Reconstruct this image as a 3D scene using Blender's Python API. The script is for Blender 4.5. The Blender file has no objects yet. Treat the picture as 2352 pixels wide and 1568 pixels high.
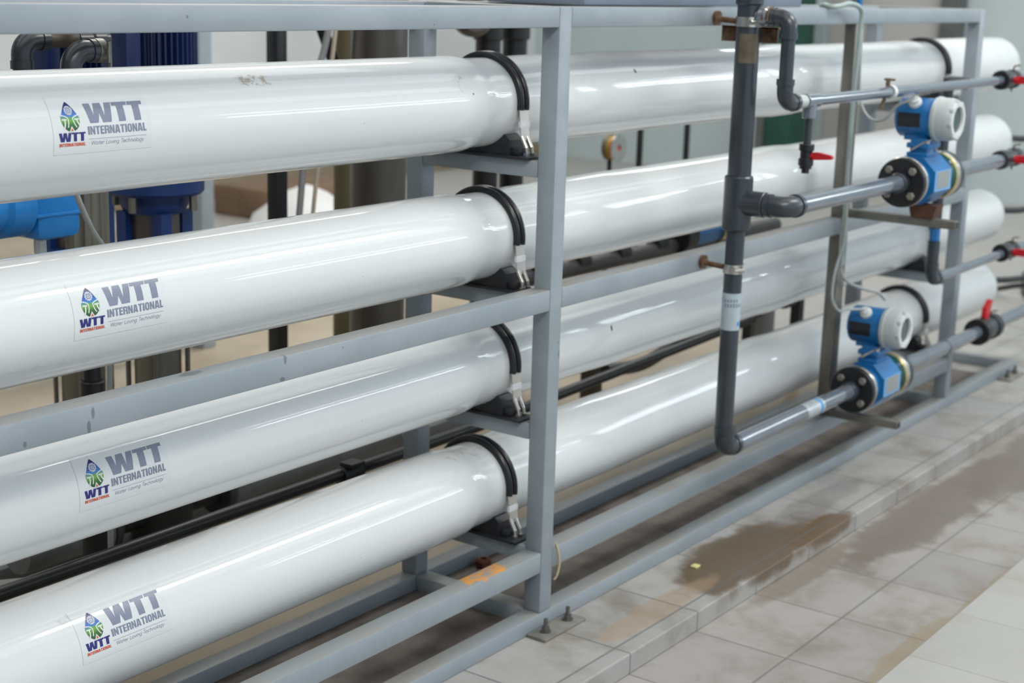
import bpy, bmesh, math, random
from mathutils import Vector, Matrix
random.seed(7)
S = bpy.context.scene
COL = S.collection
PI = math.pi

# ------------------------------------------------------------------ camera
cam_d = bpy.data.cameras.new('camera'); cam = bpy.data.objects.new('camera', cam_d); COL.objects.link(cam)
fw = Vector((0.78779, 0.5674, -0.22616)) ; fw = Vector((0.79178768, 0.5673816, -0.22616454)).normalized()
rt = Vector((0.58764393, -0.80860918, 0.02873685)).normalized()
up = rt.cross(fw).normalized()
M = Matrix((rt, up, -fw)).transposed().to_4x4()
M.translation = Vector((-2.9863, -2.0316, 1.5734))
cam.matrix_world = M
cam_d.sensor_width = 36; cam_d.lens = 3572.92*36/2352
cam_d.clip_start = .05; cam_d.clip_end = 100
cam_d.dof.use_dof = True; cam_d.dof.focus_distance = 2.95; cam_d.dof.aperture_fstop = 4.0
S.camera = cam

# ------------------------------------------------------------------ world, lights, exposure
S.view_settings.view_transform = 'Standard'; S.view_settings.look = 'None'
S.view_settings.exposure = 0.03; S.view_settings.gamma = 1; S.view_settings.use_curve_mapping = False
W = bpy.data.worlds.new('overcast_sky'); S.world = W; W.use_nodes = True
wn = W.node_tree; bg = wn.nodes['Background']
bg.inputs[0].default_value = (.80, .90, 1.0, 1); bg.inputs[1].default_value = 1.0

def area(name, loc, target, sx, sy, power, color):
    l = bpy.data.lights.new(name, 'AREA'); l.shape = 'RECTANGLE'; l.size = sx; l.size_y = sy
    l.energy = power; l.color = color
    o = bpy.data.objects.new(name, l); COL.objects.link(o); o.location = loc
    o.rotation_euler = (Vector(target)-Vector(loc)).to_track_quat('-Z', 'Y').to_euler()
    return o
# unseen overhead strip lights, sized for more light from above
area('unseen_strip_light', (-2.5, -3.5, 4.6), (-1.5, 0, 1), 3.2, .5, 110, (1, .97, .92))
area('unseen_strip_light', (3.0, -2.5, 4.6), (3, 0, .5), 3.2, .5, 110, (1, .97, .92))
area('unseen_strip_light', (8.2, 1.8, 5.3), (8.2, 1.8, 0), .25, 3.4, 60, (1, .98, .95))
area('unseen_strip_light', (3.0, 3.0, 4.6), (3, 3, 0), 3.2, .5, 110, (1, .97, .92))

# ------------------------------------------------------------------ materials
MATS = {}
def mat(name, col, rough=.5, metal=0., spec=.5, noise=0., scale=6., col2=None, bump=0., coat=0., stretch=None):
    if name in MATS: return MATS[name]
    m = bpy.data.materials.new(name); m.use_nodes = True; nt = m.node_tree; N = nt.nodes; L = nt.links
    b = N['Principled BSDF']
    b.inputs['Base Color'].default_value = (*col, 1); b.inputs['Roughness'].default_value = rough
    b.inputs['Metallic'].default_value = metal; b.inputs['Specular IOR Level'].default_value = spec
    b.inputs['Coat Weight'].default_value = coat; b.inputs['Coat Roughness'].default_value = .05
    tc = N.new('ShaderNodeTexCoord'); src = tc.outputs['Object']
    if stretch:
        mp = N.new('ShaderNodeMapping'); mp.inputs['Scale'].default_value = stretch
        L.new(src, mp.inputs['Vector']); src = mp.outputs[0]
    nz = N.new('ShaderNodeTexNoise'); nz.inputs['Scale'].default_value = scale; nz.inputs['Detail'].default_value = 5
    L.new(src, nz.inputs['Vector'])
    if noise or col2:
        c2 = col2 or tuple(c*(1-noise) for c in col)
        cr = N.new('ShaderNodeValToRGB'); cr.color_ramp.elements[0].position = .35; cr.color_ramp.elements[1].position = .65
        cr.color_ramp.elements[0].color = (*c2, 1); cr.color_ramp.elements[1].color = (*col, 1)
        L.new(nz.outputs[0], cr.inputs[0]); L.new(cr.outputs[0], b.inputs['Base Color'])
    if bump:
        bp = N.new('ShaderNodeBump'); bp.inputs['Strength'].default_value = bump; bp.inputs['Distance'].default_value = .002
        L.new(nz.outputs[0], bp.inputs['Height']); L.new(bp.outputs[0], b.inputs['Normal'])
    MATS[name] = m; return m

def nmath(nt, op, a, b=None, c=None, clamp=False):
    n = nt.nodes.new('ShaderNodeMath'); n.operation = op; n.use_clamp = clamp
    for i, v in enumerate((a, b, c)):
        if v is None: continue
        if isinstance(v, (int, float)): n.inputs[i].default_value = v
        else: nt.links.new(v, n.inputs[i])
    return n.outputs[0]
def mixc(nt, f, a, b):
    n = nt.nodes.new('ShaderNodeMix'); n.data_type = 'RGBA'
    for s, v in ((n.inputs[0], f), (n.inputs[6], a), (n.inputs[7], b)):
        if isinstance(v, (int, float)): s.default_value = v
        elif isinstance(v, tuple): s.default_value = (*v, 1)
        else: nt.links.new(v, s)
    return n.outputs[2]
def noise(nt, vec, scale, detail=4, stretch=None, rough=.5):
    if stretch:
        mp = nt.nodes.new('ShaderNodeMapping'); mp.inputs['Scale'].default_value = stretch
        nt.links.new(vec, mp.inputs['Vector']); vec = mp.outputs[0]
    n = nt.nodes.new('ShaderNodeTexNoise'); n.inputs['Scale'].default_value = scale; n.inputs['Detail'].default_value = detail
    n.inputs['Roughness'].default_value = rough
    nt.links.new(vec, n.inputs['Vector']); return n.outputs[0]
def ramp(nt, v, lo, hi):
    n = nt.nodes.new('ShaderNodeMapRange'); n.interpolation_type = 'SMOOTHSTEP'
    n.inputs[1].default_value = lo; n.inputs[2].default_value = hi
    nt.links.new(v, n.inputs[0]); return n.outputs[0]
def newmat(name, rough=.5, spec=.5, metal=0):
    m = bpy.data.materials.new(name); m.use_nodes = True; b = m.node_tree.nodes['Principled BSDF']
    b.inputs['Roughness'].default_value = rough; b.inputs['Specular IOR Level'].default_value = spec
    b.inputs['Metallic'].default_value = metal
    MATS[name] = m; return m, m.node_tree, b
def spot_mask(nt, vec, c, r, nz, amt):
    """soft blob round point c with radii r, broken up by noise"""
    mp = nt.nodes.new('ShaderNodeMapping'); mp.vector_type = 'POINT'
    mp.inputs['Scale'].default_value = tuple(1/x for x in r); mp.inputs['Location'].default_value = tuple(-a/x for a, x in zip(c, r))
    nt.links.new(vec, mp.inputs['Vector'])
    ln = nt.nodes.new('ShaderNodeVectorMath'); ln.operation = 'LENGTH'; nt.links.new(mp.outputs[0], ln.inputs[0])
    d = nmath(nt, 'ADD', ln.outputs['Value'], nmath(nt, 'MULTIPLY', nmath(nt, 'SUBTRACT', nz, .5), amt))
    return nmath(nt, 'SUBTRACT', 1., ramp(nt, d, .75, 1.05))

def vessel_mat(name, spots, marks):
    """glossy white gelcoat with tiny specks, faint dust and a few stains of their own shape"""
    m, nt, b = newmat(name, .07, .42)
    tc = nt.nodes.new('ShaderNodeTexCoord'); v = tc.outputs['Object']
    base = mixc(nt, noise(nt, v, 3, 3), (.635, .665, .675), (.675, .695, .695))
    vo = nt.nodes.new('ShaderNodeTexVoronoi'); vo.inputs['Scale'].default_value = 13; nt.links.new(v, vo.inputs['Vector'])
    sep = nt.nodes.new('ShaderNodeSeparateColor'); nt.links.new(vo.outputs['Color'], sep.inputs[0])
    speck = nmath(nt, 'MULTIPLY', nmath(nt, 'LESS_THAN', vo.outputs['Distance'], .022), nmath(nt, 'GREATER_THAN', sep.outputs[0], .62))
    col = mixc(nt, nmath(nt, 'MULTIPLY', speck, .7), base, (.12, .13, .12))
    fine = noise(nt, v, 60, 6, rough=.7); coarse = noise(nt, v, 14, 6)
    for c, r, colr, a, th in spots:
        mk = spot_mask(nt, v, c, r, coarse, 1.6)
        mk = nmath(nt, 'MULTIPLY', mk, ramp(nt, fine, th, th+.14))
        col = mixc(nt, nmath(nt, 'MULTIPLY', mk, a), col, colr)
    for c, r in marks:
        mk = spot_mask(nt, v, c, r, coarse, .3); col = mixc(nt, nmath(nt, 'MULTIPLY', mk, .9), col, (.03, .06, .05))
    nt.links.new(col, b.inputs['Base Color'])
    wv = noise(nt, v, 2.2, 2, (1, 3, 3))
    bp = nt.nodes.new('ShaderNodeBump'); bp.inputs['Strength'].default_value = .14; bp.inputs['Distance'].default_value = .004
    nt.links.new(wv, bp.inputs['Height']); nt.links.new(bp.outputs[0], b.inputs['Normal'])
    return m

SCRATCH = [((-1.352, 0, .846), (.004, .02, .012)), ((-1.361, 0, .822), (.004, .02, .012)), ((-1.49, 0, .822), (.004, .02, .006)), ((-.893, 0, .855), (.004, .02, .010)), ((-.90, 0, .817), (.008, .02, .005)), ((-1.112, .03, .863), (.03, .012, .006)), ((-1.126, 0, 1.497), (.003, .02, .003)), ((.045, 0, .70), (.004, .02, .010))]
def steel_paint():
    """grey painted square tube: scuffs, dust on the upward faces, small pits"""
    m, nt, b = newmat('grey_frame_paint', .42, .45)
    g = nt.nodes.new('ShaderNodeNewGeometry'); tc = nt.nodes.new('ShaderNodeTexCoord'); v = tc.outputs['Object']
    n1 = noise(nt, v, 5, 4, (1, 2, 2)); n2 = noise(nt, v, 30, 5, (.5, 1, 1), .65)
    col = mixc(nt, ramp(nt, n1, .35, .7), (.245, .285, .315), (.285, .325, .355))
    col = mixc(nt, nmath(nt, 'MULTIPLY', ramp(nt, n2, .63, .75), .35), col, (.16, .19, .21))
    sx = nt.nodes.new('ShaderNodeSeparateXYZ'); nt.links.new(g.outputs['Normal'], sx.inputs[0])
    dust = nmath(nt, 'MULTIPLY', ramp(nt, sx.outputs[2], .6, .95), ramp(nt, n1, .1, .8))
    col = mixc(nt, dust, col, (.25, .24, .215))
    vo = nt.nodes.new('ShaderNodeTexVoronoi'); vo.inputs['Scale'].default_value = 22; nt.links.new(v, vo.inputs['Vector'])
    sep = nt.nodes.new('ShaderNodeSeparateColor'); nt.links.new(vo.outputs['Color'], sep.inputs[0])
    sp = nmath(nt, 'MULTIPLY', nmath(nt, 'LESS_THAN', vo.outputs['Distance'], .045), nmath(nt, 'GREATER_THAN', sep.outputs[0], .8))
    col = mixc(nt, nmath(nt, 'MULTIPLY', sp, .8), col, (.10, .09, .09))
    sn = noise(nt, v, 40, 4)
    for c_, r_ in SCRATCH:
        col = mixc(nt, nmath(nt, 'MULTIPLY', spot_mask(nt, v, c_, r_, sn, 1.4), .75), col, (.10, .12, .14))
    # orange rust patch on the top of the low rail near the post
    mk = spot_mask(nt, v, (-.20, .028, .2035), (.085, .03, .012), noise(nt, v, 25, 5), 1.8)
    col = mixc(nt, nmath(nt, 'MULTIPLY', nmath(nt, 'MULTIPLY', mk, ramp(nt, noise(nt, v, 45, 6, (.4, 1.5, 1)), .30, .62)), .95), col, (.66, .27, .03))
    nt.links.new(col, b.inputs['Base Color'])
    bp = nt.nodes.new('ShaderNodeBump'); bp.inputs['Strength'].default_value = .25; bp.inputs['Distance'].default_value = .001
    nt.links.new(n2, bp.inputs['Height']); nt.links.new(bp.outputs[0], b.inputs['Normal'])
    return m

def tile_mat(name, px, py, ox, oy, c1, c2, joint, stains, dirt=(.30, .25, .19), dirt_amt=.5, jw=.006, rough=.35):
    m, nt, b = newmat(name, rough, .4)
    tc = nt.nodes.new('ShaderNodeTexCoord'); v = tc.outputs['Object']
    sx = nt.nodes.new('ShaderNodeSeparateXYZ'); nt.links.new(v, sx.inputs[0])
    js = []; cells = []
    for o, p_, off in ((sx.outputs[0], px, ox), (sx.outputs[1], py, oy)):
        t = nmath(nt, 'DIVIDE', nmath(nt, 'SUBTRACT', o, off), p_)
        f = nmath(nt, 'FRACT', nmath(nt, 'ADD', t, 100.)); cells.append(nmath(nt, 'FLOOR', nmath(nt, 'ADD', t, 100.)))
        d = nmath(nt, 'MINIMUM', f, nmath(nt, 'SUBTRACT', 1., f))
        js.append(nmath(nt, 'LESS_THAN', d, jw/2/p_))
    jm = nmath(nt, 'MAXIMUM', js[0], js[1])
    wn_ = nt.nodes.new('ShaderNodeTexWhiteNoise'); wn_.noise_dimensions = '2D'
    cb = nt.nodes.new('ShaderNodeCombineXYZ'); nt.links.new(cells[0], cb.inputs[0]); nt.links.new(cells[1], cb.inputs[1]); nt.links.new(cb.outputs[0], wn_.inputs['Vector'])
    n1 = noise(nt, v, 5, 7, rough=.62); n2 = noise(nt, v, 22, 6, rough=.7)
    col = mixc(nt, wn_.outputs['Value'], c1, c2)
    col = mixc(nt, nmath(nt, 'MULTIPLY', ramp(nt, n1, .42, .72), dirt_amt), col, dirt)
    col = mixc(nt, nmath(nt, 'MULTIPLY', ramp(nt, n2, .58, .75), dirt_amt*.5), col, dirt)
    nn = noise(nt, v, 6, 6, rough=.6)
    for c, r, cc, a in stains:
        col = mixc(nt, nmath(nt, 'MULTIPLY', spot_mask(nt, v, c, r, nn, 1.3), a), col, cc)
    col = mixc(nt, nmath(nt, 'MULTIPLY', jm, .75), col, joint)
    nt.links.new(col, b.inputs['Base Color'])
    return m

white_plain = mat('white_gelcoat', (.80, .83, .83), .14, noise=.03)
FR = steel_paint()
DKPVC = mat('dark_grey_pvc', (.032, .041, .052), .3, spec=.6, noise=.2, scale=12)
PIPE = mat('grey_pvc_pipe', (.13, .155, .19), .13, spec=1., coat=.6, noise=.15, scale=10)
PIPEB = mat('black_plastic', (.012, .013, .016), .35, noise=.25, scale=12)
RUB = mat('black_rubber', (.014, .015, .019), .3, noise=.3, scale=30)
SADD = mat('moulded_black_plastic', (.02, .022, .028), .45, noise=.3, scale=20)
STEEL = mat('bright_steel', (.62, .60, .56), .25, 1., noise=.15, scale=30)
BAND = mat('brushed_band_steel', (.56, .53, .49), .38, .9, noise=.1, scale=30)
SST = mat('dull_stainless', (.26, .25, .22), .42, .75, noise=.25, scale=12, stretch=(1, 1, .15))
SSTD = mat('dark_stainless', (.17, .16, .15), .35, .8, noise=.3, scale=5, stretch=(1, 1, .1))
RUST = mat('rusty_steel', (.22, .16, .11), .75, .3, col2=(.10, .045, .02), scale=40)
BLUE = mat('meter_blue_paint', (.012, .15, .40), .3, noise=.15, scale=8)
BLUEL = mat('label_blue', (.16, .40, .70), .35, noise=.08)
CGREY = mat('cover_grey_paint', (.44, .48, .48), .4, noise=.06)
CWHITE = mat('off_white_plastic', (.66, .68, .68), .4, noise=.06)
RED = mat('red_handle_plastic', (.55, .012, .02), .35, noise=.15, scale=14)
GOLD = mat('yellow_zinc_plate', (.72, .58, .25), .22, .95, noise=.15, scale=10)
GLASSY = mat('dark_display_glass', (.05, .075, .08), .08)
CABLE = mat('grey_cable_jacket', (.40, .43, .42), .45, noise=.12, scale=20)
CLEAR = mat('greenish_hose', (.34, .42, .40), .35, noise=.15, scale=20)
WOOD = mat('dark_brown_wood', (.09, .035, .018), .6, noise=.4, scale=14, stretch=(6, 1, 1))
NAVY = mat('navy_motor_paint', (.007, .020, .085), .4, noise=.25, scale=9)
PBLUE = mat('pump_blue_paint', (.007, .036, .19), .42, col2=(.010, .04, .14), scale=7)
LBLUE = mat('light_blue_plastic', (.012, .22, .62), .3, noise=.12, scale=6)
PAPER = mat('paper_label', (.42, .50, .55), .5, noise=.12, scale=25)
INK = mat('label_ink', (.18, .24, .30), .6)
INKB = mat('label_blue_ink', (.05, .28, .62), .5)
KRAFT = mat('brown_tape', (.13, .105, .07), .5, noise=.3, scale=30)
WALLM = mat('pale_green_wall_paint', (.50, .585, .60), .6, noise=.05, scale=2)
WALLB = mat('light_grey_wall_paint', (.60, .62, .62), .6, noise=.12, scale=1.2)
PANEL = mat('warm_grey_panel', (.43, .43, .42), .55, noise=.05, scale=2)
DKCOL = mat('dark_column_paint', (.10, .11, .11), .5, noise=.2)
GREEN = mat('dark_green_enamel', (.012, .07, .05), .4, noise=.2)
CEIL = mat('ceiling_sheet', (.72, .72, .69), .8, noise=.15, scale=1)
TAN = mat('tan_epoxy_floor', (.42, .35, .26), .45, col2=(.31, .255, .18), scale=2.2)
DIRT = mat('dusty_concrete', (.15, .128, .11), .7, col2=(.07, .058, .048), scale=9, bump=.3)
PVCG = mat('dusty_grey_pvc', (.20, .21, .215), .5, noise=.3, scale=10)
YOLK = mat('olive_paint', (.13, .115, .06), .5, noise=.2)
TAPEW = mat('white_tape', (.70, .70, .74), .4, noise=.05)

# ------------------------------------------------------------------ mesh helpers
def finish(o, smooth=None):
    if smooth:
        for p_ in o.data.polygons: p_.use_smooth = True
        o.data.set_sharp_from_angle(angle=math.radians(smooth))
def wloc(p_):
    v = Vector((0, 0, 0))
    while p_ is not None: v += p_.location; p_ = p_.parent
    return v
def obj(name, bm, m, parent=None, smooth=35, origin=None, label=None):
    """world-space bmesh -> one mesh object; origin (world) becomes its local zero"""
    me = bpy.data.meshes.new(name)
    org = Vector(origin) if origin is not None else (wloc(parent) if parent else Vector((0, 0, 0)))
    bmesh.ops.recalc_face_normals(bm, faces=bm.faces)
    bmesh.ops.translate(bm, verts=bm.verts, vec=-org)
    bm.to_mesh(me); bm.free()
    for mm in (m if isinstance(m, (list, tuple)) else [m]): me.materials.append(mm)
    o = bpy.data.objects.new(name, me); COL.objects.link(o)
    if parent: o.parent = parent; o.location = org - wloc(parent)
    else: o.location = org
    finish(o, smooth)
    if label: o['label'] = label
    return o
def thing(name, loc, label, cat, group=None):
    o = bpy.data.objects.new(name, None); COL.objects.link(o); o.location = loc; o.empty_display_size = .05
    o['label'] = label; o['category'] = cat
    if group: o['group'] = group
    return o
def tag(o, label, cat, group=None, kind=None):
    o['label'] = label; o['category'] = cat
    if group: o['group'] = group
    if kind: o['kind'] = kind
    return o
def struct(name, bm, m, label=None, parent=None, smooth=None):
    o = obj(name, bm, m, parent, smooth)
    if not parent: o['kind'] = 'structure'
    if label: o['label'] = label
    return o
def copy_tree(root, loc, label=None, group=None):
    r = root.copy(); COL.objects.link(r); r.location = loc
    if label: r['label'] = label
    if group: r['group'] = group
    def rec(a, b):
        for ch in list(a.children):
            c = ch.copy(); COL.objects.link(c); c.parent = b; rec(ch, c)
    rec(root, r); return r
def box(bm, x0, x1, y0, y1, z0, z1, bev=0):
    vs = [bm.verts.new((x, y, z)) for x in (x0, x1) for y in (y0, y1) for z in (z0, z1)]
    fs = [(0, 1, 3, 2), (4, 6, 7, 5), (0, 4, 5, 1), (2, 3, 7, 6), (0, 2, 6, 4), (1, 5, 7, 3)]
    F = [bm.faces.new([vs[i] for i in f]) for f in fs]
    if bev:
        es = list({e for f in F for e in f.edges})
        bmesh.ops.bevel(bm, geom=es, offset=bev, segments=2, affect='EDGES', profile=.5)
    return bm
def B(*a, bev=0): return box(bmesh.new(), *a, bev=bev)
def frame_of(d):
    d = Vector(d).normalized(); a = Vector((0, 0, 1)) if abs(d.z) < .9 else Vector((1, 0, 0))
    u = d.cross(a).normalized(); return d, u, d.cross(u).normalized()
def ring(bm, c, u, v, r, n): return [bm.verts.new(Vector(c)+u*(r*math.cos(2*PI*i/n))+v*(r*math.sin(2*PI*i/n))) for i in range(n)]
def lathe(bm, base, d, prof, n=32, caps=True):
    """prof = [(s along d, r), ...]"""
    d, u, v = frame_of(d); rs = []
    for s, r in prof: rs.append(ring(bm, Vector(base)+d*s, u, v, max(r, 1e-5), n))
    for a, b in zip(rs, rs[1:]):
        for i in range(n): bm.faces.new((a[i], a[(i+1) % n], b[(i+1) % n], b[i]))
    if caps:
        bm.faces.new(rs[0][::-1]); bm.faces.new(rs[-1])
    return bm
def cyl(bm, a, b, r, n=28, bev=0):
    a = Vector(a); b = Vector(b); l = (b-a).length
    pr = [(0, r), (l, r)] if not bev else [(0, r-bev), (bev, r), (l-bev, r), (l, r-bev)]
    return lathe(bm, a, b-a, pr, n)
def C(a, b, r, n=28, bev=0): return cyl(bmesh.new(), a, b, r, n, bev)
def tube(bm, pts, r, n=12, caps=True, rad=None):
    pts = [Vector(p_) for p_ in pts]; rings = []
    d0 = (pts[1]-pts[0]).normalized(); _, u, v = frame_of(d0); prev = d0
    for i, p_ in enumerate(pts):
        if i == 0: d = d0
        elif i == len(pts)-1: d = (pts[-1]-pts[-2]).normalized()
        else: d = ((pts[i+1]-p_).normalized()+(p_-pts[i-1]).normalized()).normalized()
        q = prev.rotation_difference(d); u = q @ u; v = q @ v; prev = d
        k = rad[i] if rad else r
        rings.append([bm.verts.new(p_+u*(k*math.cos(2*PI*j/n))+v*(k*math.sin(2*PI*j/n))) for j in range(n)])
    for a, b in zip(rings, rings[1:]):
        for i in range(n): bm.faces.new((a[i], a[(i+1) % n], b[(i+1) % n], b[i]))
    if caps: bm.faces.new(rings[0][::-1]); bm.faces.new(rings[-1])
    return bm
def smoothpath(P, k=8):
    P = [Vector(p_) for p_ in P]; Q = [P[0]*2-P[1]]+P+[P[-1]*2-P[-2]]; out = []
    for i in range(1, len(Q)-2):
        a, b, c, d = Q[i-1:i+3]
        for j in range(k):
            t = j/k
            out.append(.5*((2*b)+(c-a)*t+(2*a-5*b+4*c-d)*t*t+(3*b-a-3*c+d)*t**3))
    out.append(P[-1]); return out
def arc90(c0, d1, d2, r, n=8):
    """points turning from direction d1 to d2 with corner at c0"""
    c0, d1, d2 = Vector(c0), Vector(d1), Vector(d2); o = c0-d1*r+d2*r
    return [o - d2*r*math.cos(t*PI/2/n) + d1*r*math.sin(t*PI/2/n) for t in range(n+1)]
def elbow(bm, c0, d1, d2, rr, bend, collar=.012):
    P = arc90(c0, d1, d2, bend); d1 = Vector(d1); d2 = Vector(d2)
    P = [P[0]-d1*.022]+P+[P[-1]+d2*.022]
    tube(bm, P, rr, 20)
    cyl(bm, P[0]-d1*.004, P[0]+d1*collar, rr*1.1, 24); cyl(bm, P[-1]-d2*collar, P[-1]+d2*.004, rr*1.1, 24)
    return bm
def prism(bm, pts, axis, a0, a1):
    """pts in the plane normal to axis (0:x->(y,z), 1:y->(x,z), 2:z->(x,y))"""
    def P(q, a): return {0: (a, q[0], q[1]), 1: (q[0], a, q[1]), 2: (q[0], q[1], a)}[axis]
    A = [bm.verts.new(P(q, a0)) for q in pts]; Bv = [bm.verts.new(P(q, a1)) for q in pts]; n = len(pts)
    f1 = bm.faces.new(A); f2 = bm.faces.new(Bv[::-1])
    for i in range(n): bm.faces.new((A[i], Bv[i], Bv[(i+1) % n], A[(i+1) % n]))
    f1.normal_update(); f2.normal_update()
    bmesh.ops.triangulate(bm, faces=[f1, f2])
    return bm

# ------------------------------------------------------------------ the setting
Z0 = 0.0
TILE_STAINS = [((.82, -.15, 0), (.42, .14, .07), (.12, .085, .05), .93), ((1.15, -.22, 0), (.22, .05, .05), (.14, .09, .05), .9), ((.30, -.16, 0), (.30, .05, .05), (.36, .26, .16), .5),
               ((1.35, -.11, 0), (.35, .06, .1), (.20, .19, .19), .45)]
T_TOP = tile_mat('raised_floor_tiles', .33, .42, .029, -.205, (.34, .335, .325), (.39, .38, .36), (.12, .13, .13), TILE_STAINS, dirt=(.20, .17, .135), dirt_amt=.75)
T_CH = tile_mat('walkway_tiles', .33, .31, .029, -.505, (.31, .295, .28), (.37, .35, .33), (.15, .14, .125),
    [((2.7, -.44, -.055), (1.0, .15, .3), (.17, .14, .115), .85), ((1.75, -.36, -.055), (.75, .12, .3), (.17, .14, .115), .85), ((.9, -.28, -.055), (.35, .06, .3), (.20, .165, .13), .7), ((.62, -.74, -.055), (.30, .05, .3), (.28, .22, .13), .6), ((1.1, -.76, -.055), (.5, .035, .3), (.28, .22, .13), .6)],
    dirt=(.21, .18, .15), dirt_amt=.7)
T_SL = tile_mat('near_platform_tiles', .335, .40, .457, -1.18, (.35, .35, .34), (.38, .38, .365), (.22, .21, .19), [], dirt=(.30, .265, .19), dirt_amt=.45, jw=.004)
floor = struct('floor', B(-9, 14, -.80, 9.5, -.30, -.055), T_CH, 'lower tiled walkway in front of the steel rack, dirty and damp')
bm = bmesh.new(); box(bm, -9, 14, -.25, .44, -.055, 0, bev=.004)
struct('floor_plinth', bm, T_TOP, 'low tiled step the steel rack stands on', floor)
bm = B(-9, 3.3, .44, 9.5, -.055, 0)
struct('floor_tan', bm, TAN, 'tan coated floor behind the rack', floor)
bm = B(3.3, 14, .44, 9.5, -.055, 0)
T_FAR = tile_mat('far_floor_tiles', .6, .6, 0, 0, (.36, .35, .335), (.39, .38, .36), (.25, .23, .21), [], dirt=(.36, .31, .25), dirt_amt=.35)
struct('floor_far_tiles', bm, T_FAR, 'pale tiled floor towards the far wall', floor)
bm = B(-9, 14, -9, -.78, -.055, 0, bev=.003)
struct('floor_near_platform', bm, T_SL, 'clean pale tiled platform nearest the camera', floor)
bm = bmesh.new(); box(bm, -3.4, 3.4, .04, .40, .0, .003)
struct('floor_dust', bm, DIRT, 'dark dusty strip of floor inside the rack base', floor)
# walls and ceiling
struct('wall_far', B(9.0, 9.2, -6, 6.6, -.05, 5.6), WALLM, 'pale green end wall of the hall')
struct('wall_back', B(-9, 9.2, 6.4, 6.6, -.05, 5.6), WALLB, 'light grey side wall of the hall')
struct('wall_light_blocker', B(-8.2, -8, -6.5, 6.6, -.05, 5.6), mat('dark_blocker_paint', (.22, .225, .23), .7, noise=.1), 'unseen grey wall added on the left to hold back light')  # unseen wall added to cut light from the left, so post sides darken
struct('ceiling', B(-9, 9.2, -6.5, 6.6, 5.6, 5.7), CEIL)
struct('trim_back', B(-9, 9.0, 6.1, 6.4, 0, .10, bev=.01), mat('brown_kerb', (.22, .17, .10), .7, noise=.2), 'brown kerb along the side wall')
PANE = bpy.data.materials.new('daylit_pane'); PANE.use_nodes = True
_b = PANE.node_tree.nodes['Principled BSDF']; _b.inputs['Base Color'].default_value = (.7, .8, .9, 1)
_b.inputs['Emission Color'].default_value = (.86, .94, 1, 1); _b.inputs['Emission Strength'].default_value = 7
WFR = mat('window_frame_grey', (.5, .52, .53), .5)
def win(name, x0, x1, y0, y1, z0, z1, nx, pane_axis, label):
    f = bmesh.new(); t = .05
    hor = (x0, x1) if pane_axis == 1 else (y0, y1)
    for k in range(nx+1):
        c = hor[0]+(hor[1]-hor[0])*k/nx
        if pane_axis == 1: box(f, c-t/2, c+t/2, y0-.02, y1+.02, z0, z1)
        else: box(f, x0-.02, x1+.02, c-t/2, c+t/2, z0, z1)
    for z in (z0, z1):
        if pane_axis == 1: box(f, x0, x1, y0-.02, y1+.02, z-t/2, z+t/2)
        else: box(f, x0-.02, x1+.02, y0, y1, z-t/2, z+t/2)
    o = struct(name, f, WFR, label)
    struct('window_pane', B(x0, x1, y0, y1, z0, z1), STRIP if z1-z0 < .3 else PANE, None, o)
    return o
STRIP = PANE.copy(); STRIP.name = 'bright_strip_pane'; STRIP.node_tree.nodes['Principled BSDF'].inputs['Emission Strength'].default_value = 24
# clerestory windows in the end wall and side wall; a window wall on the camera's side of the hall
win('window_1', 8.96, 8.99, 2.8, 5.0, 4.3, 4.8, 3, 0, 'high strip window in the end wall')
win('window_2', 8.0, 8.9, 6.36, 6.39, 4.1, 4.5, 2, 1, 'high strip window in the side wall')
win('window_3', 5.0, 8.9, -6.5, -6.47, 2.75, 2.95, 7, 1, 'low strip window across the hall')
win('window_4', 5.0, 8.9, -6.5, -6.47, 3.5, 3.62, 7, 1, 'high strip window across the hall')
win('window_8', 8.96, 8.99, -5.9, -2.9, 2.95, 3.10, 6, 0, 'thin strip window in the end wall')
win('window_9', 8.96, 8.99, -5.9, -2.9, 3.45, 3.65, 6, 0, 'thin strip window in the end wall')
win('window_10', 8.96, 8.99, -5.9, -2.9, 4.00, 4.10, 6, 0, 'thin strip window in the end wall')
PANE2 = PANE.copy(); PANE2.name = 'added_roof_glow_sheet'; PANE2.node_tree.nodes['Principled BSDF'].inputs['Emission Strength'].default_value = 1.15
PANE2.node_tree.nodes['Principled BSDF'].inputs['Emission Color'].default_value = (1, .985, .95, 1)
for i_, (y0_, y1_) in enumerate(((-5.4, -3.2), (-2.2, -.2), (1.0, 3.2))):  # unseen glowing panels added under the ceiling for broad soft top light
    xe_ = 4.4 if i_ == 2 else 8.8
    o_ = struct('window_%d' % (5+i_), B(-7.9, xe_+.1, y0_-.05, y1_+.05, 5.56, 5.595), WFR, 'unseen glowing roof panel added for soft top light')
    struct('window_pane', B(-7.8, xe_, y0_, y1_, 5.545, 5.558), PANE2, None, o_)
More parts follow.
